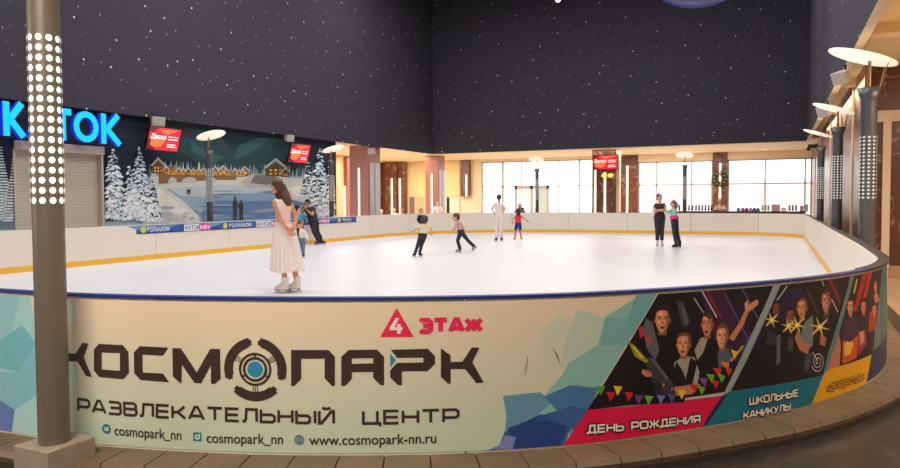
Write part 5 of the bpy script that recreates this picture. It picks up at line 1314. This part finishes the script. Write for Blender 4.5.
BJ = dict(head=(297.6,208.4,0), shL=(297.2,214.5,-.1), shR=(302,214.5,.1), elL=(298.0,220.5,-.16), elR=(304,219,.1), haL=(301.0,224,-.2), haR=(304.5,213.5,.05), hipL=(298.6,227,-.05), hipR=(301.6,227,.05), knL=(298.6,233,-.06), knR=(301.8,233,.06), anL=(298.8,239.5,-.06), anR=(301.8,239.5,.06), toeL=(294,241,-.1), toeR=(297,241,.0))
person('boy in a turquoise and black top between the woman and the man in black', DM-.5, BJ, 1.18, fdir(.6,.4,-.1), top=mat('turquoise_cloth', (34,150,178), .8), bottom=M_DKT, boots=M_BSK, hair=(30,22,22), sleeves=1.8, headk=1.2)
# --- child in cream shirt with black trousers, seen from behind
DK_ = depf(256.4, 416); KJ = dict(head=(424.8,219.8,0), shL=(420.3,224.6,0), shR=(428.2,225.0,0), elL=(416.0,229.3,-.05), elR=(431.4,228.2,0), haL=(412.6,231.6,-.05), haR=(431.6,232.2,.0), hipL=(420.6,236.5,0), hipR=(424.2,236.8,0), knL=(417.8,245.0,-.05), knR=(421.4,245.4,0), anL=(415.2,253.0,0), anR=(419.6,253.6,.0), toeL=(411,255.5,-.15), toeR=(423.5,256.2,-.12))
person('child in a cream t-shirt and black trousers seen from behind, gliding with arms out', DK_, KJ, 1.12, fdir(.1,1), top=mat('cream_tshirt', (236,222,186), .85), bottom=M_DKT, boots=M_BSK, hair=(74,56,46), sleeves=.7, headk=1.22)
DB_ = depf(236.5, 421); JJ = dict(head=(421.0,211.4,0), shL=(418.4,215.6,0), shR=(423.4,215.6,0), elL=(417.6,219.8,0), elR=(424.4,219.6,0), haL=(418.4,223.4,-.1), haR=(424.2,223.4,-.1), hipL=(419.6,223.6,0), hipR=(422.4,223.6,0), knL=(419.6,229,0), knR=(422.4,229,0), anL=(419.6,234.4,0), anR=(422.4,234.4,0), toeL=(417,237,-.2), toeR=(424,237,-.2))
person('small dark-haired child in black mostly hidden behind the child in the cream t-shirt', DB_, JJ, 1.05, fdir(.1,-1), top=M_BLKC, bottom=M_BLKC, boots=M_BSK, hair=(110,60,44), sleeves=1.7, headk=1.25)
# --- boy in dusty pink shirt striding left
DP = depf(252.4, 459); PJ = dict(head=(456.0,217.3,0), shL=(457.0,222.2,-.1), shR=(459.2,222.6,.12), elL=(454.6,228.2,-.14), elR=(463.4,228.2,.14), haL=(449.6,233.6,-.16), haR=(464.6,232.2,.08), hipL=(460.2,233,-.06), hipR=(462.4,233,.06), knL=(457.6,240.6,-.08), knR=(467.6,240.2,.08), anL=(460.0,249.3,-.06), anR=(474.2,246.4,.12), toeL=(454.0,251.6,-.06), toeR=(470.6,250.8,.12), liftR=True)
person('boy in a dusty pink shirt and dark flared trousers striding left with one skate lifted', DP, PJ, 1.18, fdir(-1,0,-.25), top=mat('dusty_pink_cloth', (206,160,150), .85), bottom=mat('dark_navy_cloth', (40,42,56), .85), boots=mat('grey_skate_leather', (150,146,146), .45), hair=(96,58,44), sleeves=1.35, headk=1.2, extra='flare')
# --- woman in white, back to us, hands on hips
DW = depf(241.3, 499); QJ = dict(head=(499.0,197.6,0), shL=(494.6,203.4,0), shR=(502.8,203.6,0), elL=(491.8,209.0,.05), elR=(505.0,209.2,.05), haL=(494.9,213.4,-.02), haR=(502.2,213.4,-.02), hipL=(496.6,217.6,0), hipR=(501.2,217.6,0), knL=(496.6,227.5,0), knR=(501.0,227.5,0), anL=(496.6,237.9,0), anR=(501.2,237.9,0), toeL=(494.6,241,-.2), toeR=(503,241,-.2))
person('woman all in white seen from behind at the far side, hands on hips', DW, QJ, 1.56, fdir(.1,1), top=mat('white_top', (238,218,214), .85), bottom=mat('white_trousers', (236,220,216), .85), boots=mat('dark_grey_leather', (76,72,76), .5), hair=(70,52,50), hairstyle='bun', female=True, bw=.92, sleeves=.5, extra='flare')
# --- child in red top with red skates
DR = depf(239.6, 518); RJ = dict(head=(518.6,211.6,0), shL=(515.9,215.8,0), shR=(520.6,215.8,0), elL=(513.6,218.6,0), elR=(523.6,218.2,0), haL=(513.0,222,-.05), haR=(526.8,220.4,0), hipL=(516.6,225.4,0), hipR=(519.8,225.4,0), knL=(515.6,230.6,0), knR=(520.3,230.6,0), anL=(515.2,236.5,0), anR=(521.0,236.5,0), toeL=(512.5,239.5,-.15), toeR=(522.5,239.5,-.15))
person('girl in a red top, navy shorts and bright red skates at the far boards', DR, RJ, 1.14, fdir(.3,1), top=mat('red_cloth', (226,50,70), .8), bottom=mat('navy_cloth', (54,46,120), .8), blen=.45, boots=mat('bright_red_leather', (232,60,70), .4), hair=(50,32,36), hairstyle='shoulder', sleeves=.4, headk=1.2, skin=SKIN2)
# --- pair on the right
DA = depf(246.6, 660); AJ = dict(head=(659.6,197.6,0), shL=(655.6,204.6,0), shR=(664.0,204.6,0), elL=(653.6,211.2,-.05), elR=(665.6,210.8,-.05), haL=(661.6,209.6,-.2), haR=(657.8,210.6,-.2), hipL=(657.2,219.4,0), hipR=(662.0,219.4,0), knL=(657.4,231.0,-.02), knR=(661.9,231.0,-.02), anL=(657.4,243.0,0), anR=(662.0,243.0,0), toeL=(656.6,246.5,-.3), toeR=(663.4,246.5,-.3))
person('woman in dark maroon top and black trousers, arms folded, beside the girl in mint', DA, AJ, 1.58, fdir(.5,-1), top=mat('dark_maroon_cloth', (74,40,48), .85), bottom=M_DKT, blen=.88, boots=mat('white_brown_leather', (206,196,190), .45), hair=(120,58,54), hairstyle='bun', female=True, bw=1.06, sleeves=.5)
DG = depf(248, 676.5); GJ = dict(head=(673.0,203.8,0), shL=(671.0,209.4,-.06), shR=(675.2,209.6,.06), elL=(667.6,212.4,-.1), elR=(678.0,205.2,.05), haL=(665.6,209.0,-.12), haR=(675.6,201.8,-.02), hipL=(673.2,221.4,-.04), hipR=(676.0,221.4,.04), knL=(674.0,232.2,-.05), knR=(677.2,232.0,.05), anL=(676.2,244.6,-.05), anR=(679.8,244.2,.05), toeL=(671.5,247.6,-.1), toeR=(675.5,247.6,.0))
t, gi = person('girl in a mint top and black trousers raising a hand to her head', DG, GJ, 1.42, fdir(-1,-.1), top=mat('mint_cloth', (164,218,210), .85), bottom=M_DKT, boots=M_BSK, hair=(150,88,66), female=True, bw=.88, sleeves=1.4, hairstyle='shoulder')
m = MB(); c_ = gi['hc'].lerp(gi['nk'], .3); m.loft([ringpts(c_+gi['ax']*d, gi['wa'], gi['bt'], .135, .105, 24) for d in (-.045,.045)]); m.build('waist_scarf', mat('hot_pink_cloth', (226,70,140), .8), t)
# --- onlookers behind the boards
def onlooker(label, px, hy, y, H, face, top, hair, arms_=None, **kw):
    d = ray(px, hy); k = y/d.y; dep = k; p = CAM+d*k
    u = F/dep; hz = p.z
    def q(dx, dzm, dd=0): return (px+dx*u, hy-(dzm-hz)*u, dd)
    top_z = hz+.1; sc_ = H/1.65; g0 = -.1
    J = dict(head=(px,hy,0), shL=q(-.17*sc_,hz-.24*sc_), shR=q(.17*sc_,hz-.24*sc_), elL=q(-.25*sc_,hz-.46*sc_,-.08), elR=q(.25*sc_,hz-.46*sc_,-.08), haL=q(-.12*sc_,hz-.50*sc_,-.25), haR=q(.12*sc_,hz-.48*sc_,-.25), hipL=q(-.09*sc_,hz-.74*sc_), hipR=q(.09*sc_,hz-.74*sc_), knL=q(-.09*sc_,max(g0+.45*sc_,hz-1.1*sc_)), knR=q(.09*sc_,max(g0+.45*sc_,hz-1.1*sc_)), anL=q(-.09*sc_,g0+.09), anR=q(.09*sc_,g0+.09), toeL=q(-.1*sc_,g0+.04,-.15), toeR=q(.1*sc_,g0+.04,-.15))
    if arms_: J.update({k2: q(*v) for k2, v in arms_(hz, sc_).items()})
    return person(label, dep, J, H, face, top=top, bottom=M_DKT, hair=hair, lowerhide=True, vox=.009, **kw)
fc = fdir(0,-1)
def seated_z(px, hy, y): pass
onlooker('small onlooker in a pale top beside the nearer column, head and shoulders showing', 381.5, 211.8, 29.5, 1.35, fc, mat('pale_grey_cloth', (206,200,204), .8), (220,214,210), sleeves=1.5)
onlooker('leftmost of two blurred onlookers between the foyer columns, in a cream top', 394.6, 210.0, 30.5, 1.4, fc, mat('cream_cloth', (232,220,196), .8), (150,96,80), sleeves=1.5)
onlooker('right one of two blurred onlookers between the foyer columns, in a pink top', 401.0, 210.2, 31.4, 1.4, fc, mat('light_pink_cloth', (240,196,190), .8), (150,84,76), sleeves=1.5)
onlooker('onlooker in a white and red patterned top standing by the farther column', 438.0, 202.4, 31.2, 1.62, fc, mat('white_red_cloth', (238,226,226), .8), (90,60,60), sleeves=1.6, female=True)
def camarms(hz, s): return dict(haR=(.06*s, hz-.05*s, -.28), elR=(.24*s, hz-.3*s, -.2), haL=(-.06*s, hz-.08*s, -.28), elL=(-.22*s, hz-.32*s, -.2))
onlooker('onlooker holding up a dark camera behind the girl in red', 519.6, 206.0, 29.6, 1.5, fc, mat('grey_cloth', (120,104,108), .8), (120,96,92), arms_=camarms, sleeves=1.5)
p_ = ony(522.3, 208.6, 29.2); t = root('photo_camera', tuple(p_), 'small dark camera held up by the onlooker behind the girl in red', 'camera')
m = MB(); m.bbox((p_.x-.07,p_.y-.03,p_.z-.06),(p_.x+.07,p_.y+.03,p_.z+.05),.01); m.build('body', mat('camera_black', (46,50,54), .5), t); m = MB(); m.tube((p_.x,p_.y-.03,p_.z), (p_.x,p_.y-.08,p_.z), .035, None, None, 14); m.build('lens', M_BLK, t)
def folded(hz, s): return dict(haL=(.08*s, .985, -.42), haR=(-.08*s, .985, -.44), elL=(-.24*s, .99, -.3), elR=(.24*s, .99, -.3))
onlooker('attendant in a pale pink top with arms folded on the counter below the wreath', 720, 201.0, 29.3, 1.5, fc, mat('pale_peach_cloth', (240,200,180), .8), (206,180,160), arms_=folded, sleeves=1.9, bw=1.15)
# ------------------------------------------------------------------ light
def area(name, loc, size, power, col=(1,1,1), rot=(0,0,0), sy=None):
    l = bpy.data.lights.new(name, 'AREA'); l.energy = power; l.color = col; l.size = size
    if sy: l.shape = 'RECTANGLE'; l.size_y = sy
    o = bpy.data.objects.new(name, l); COL.objects.link(o); o.location = loc; o.rotation_euler = rot; return o
# rink lamps hung high in the drum
for x in (-12, -7.3, -2.6):
    for y in (7, 15, 23): area('rink_lamp', (x,y,ZD-.25), 1.6, 245, (1,.97,.95))
# low ceilings of foyer, back aisle, right aisle, lobby
area('foyer_light', (-18.8,28,ZC-.05), 4, 400, (1,.9,.78)); area('foyer_light', (-18.8,34,ZC-.05), 4, 280, (1,.9,.76))
area('back_aisle_light', (-7,34.6,ZC-.05), 12, 480, (1,.88,.74), sy=3)
area('right_aisle_light', (1.32,22,ZR-.2), .2, 60, (1,.8,.55), sy=12)
area('right_hall_light', (4,9,ZR-.2), 2.5, 330, (1,.82,.6), sy=5)
area('lobby_light', (-2.2,.3,ZC-.05), 2.2, 210, (1,.88,.74), sy=1.0)
area('lobby_light', (-9.5,-1.5,2.6), 2.5, 120, (1,.97,.93), (0,math.radians(-80),0), sy=1.5)  # unseen side light, added for the near post's bright left edge
area('banner_fill_light', (2.3,2.6,ZR-.08), 1.2, 75, (1,.9,.8))  # added fill light, lifts the right panels of the banner
# daylight: overcast sky outside plus light entering by the windows
for nm, (x0,x1,z0,z1), pw in (('daylight_left',WL,330),('daylight_right',WR1,200),('daylight_right',WR2,230)):
    pass
wd = bpy.data.worlds.new('sky'); SC.world = wd; wd.use_nodes = True
bg = wd.node_tree.nodes['Background']; bg.inputs['Color'].default_value = (1,.985,.98,1); bg.inputs['Strength'].default_value = 2.0
vs_ = SC.view_settings; vs_.view_transform = 'Standard'; vs_.look = 'None'; vs_.exposure = .3; vs_.gamma = 1
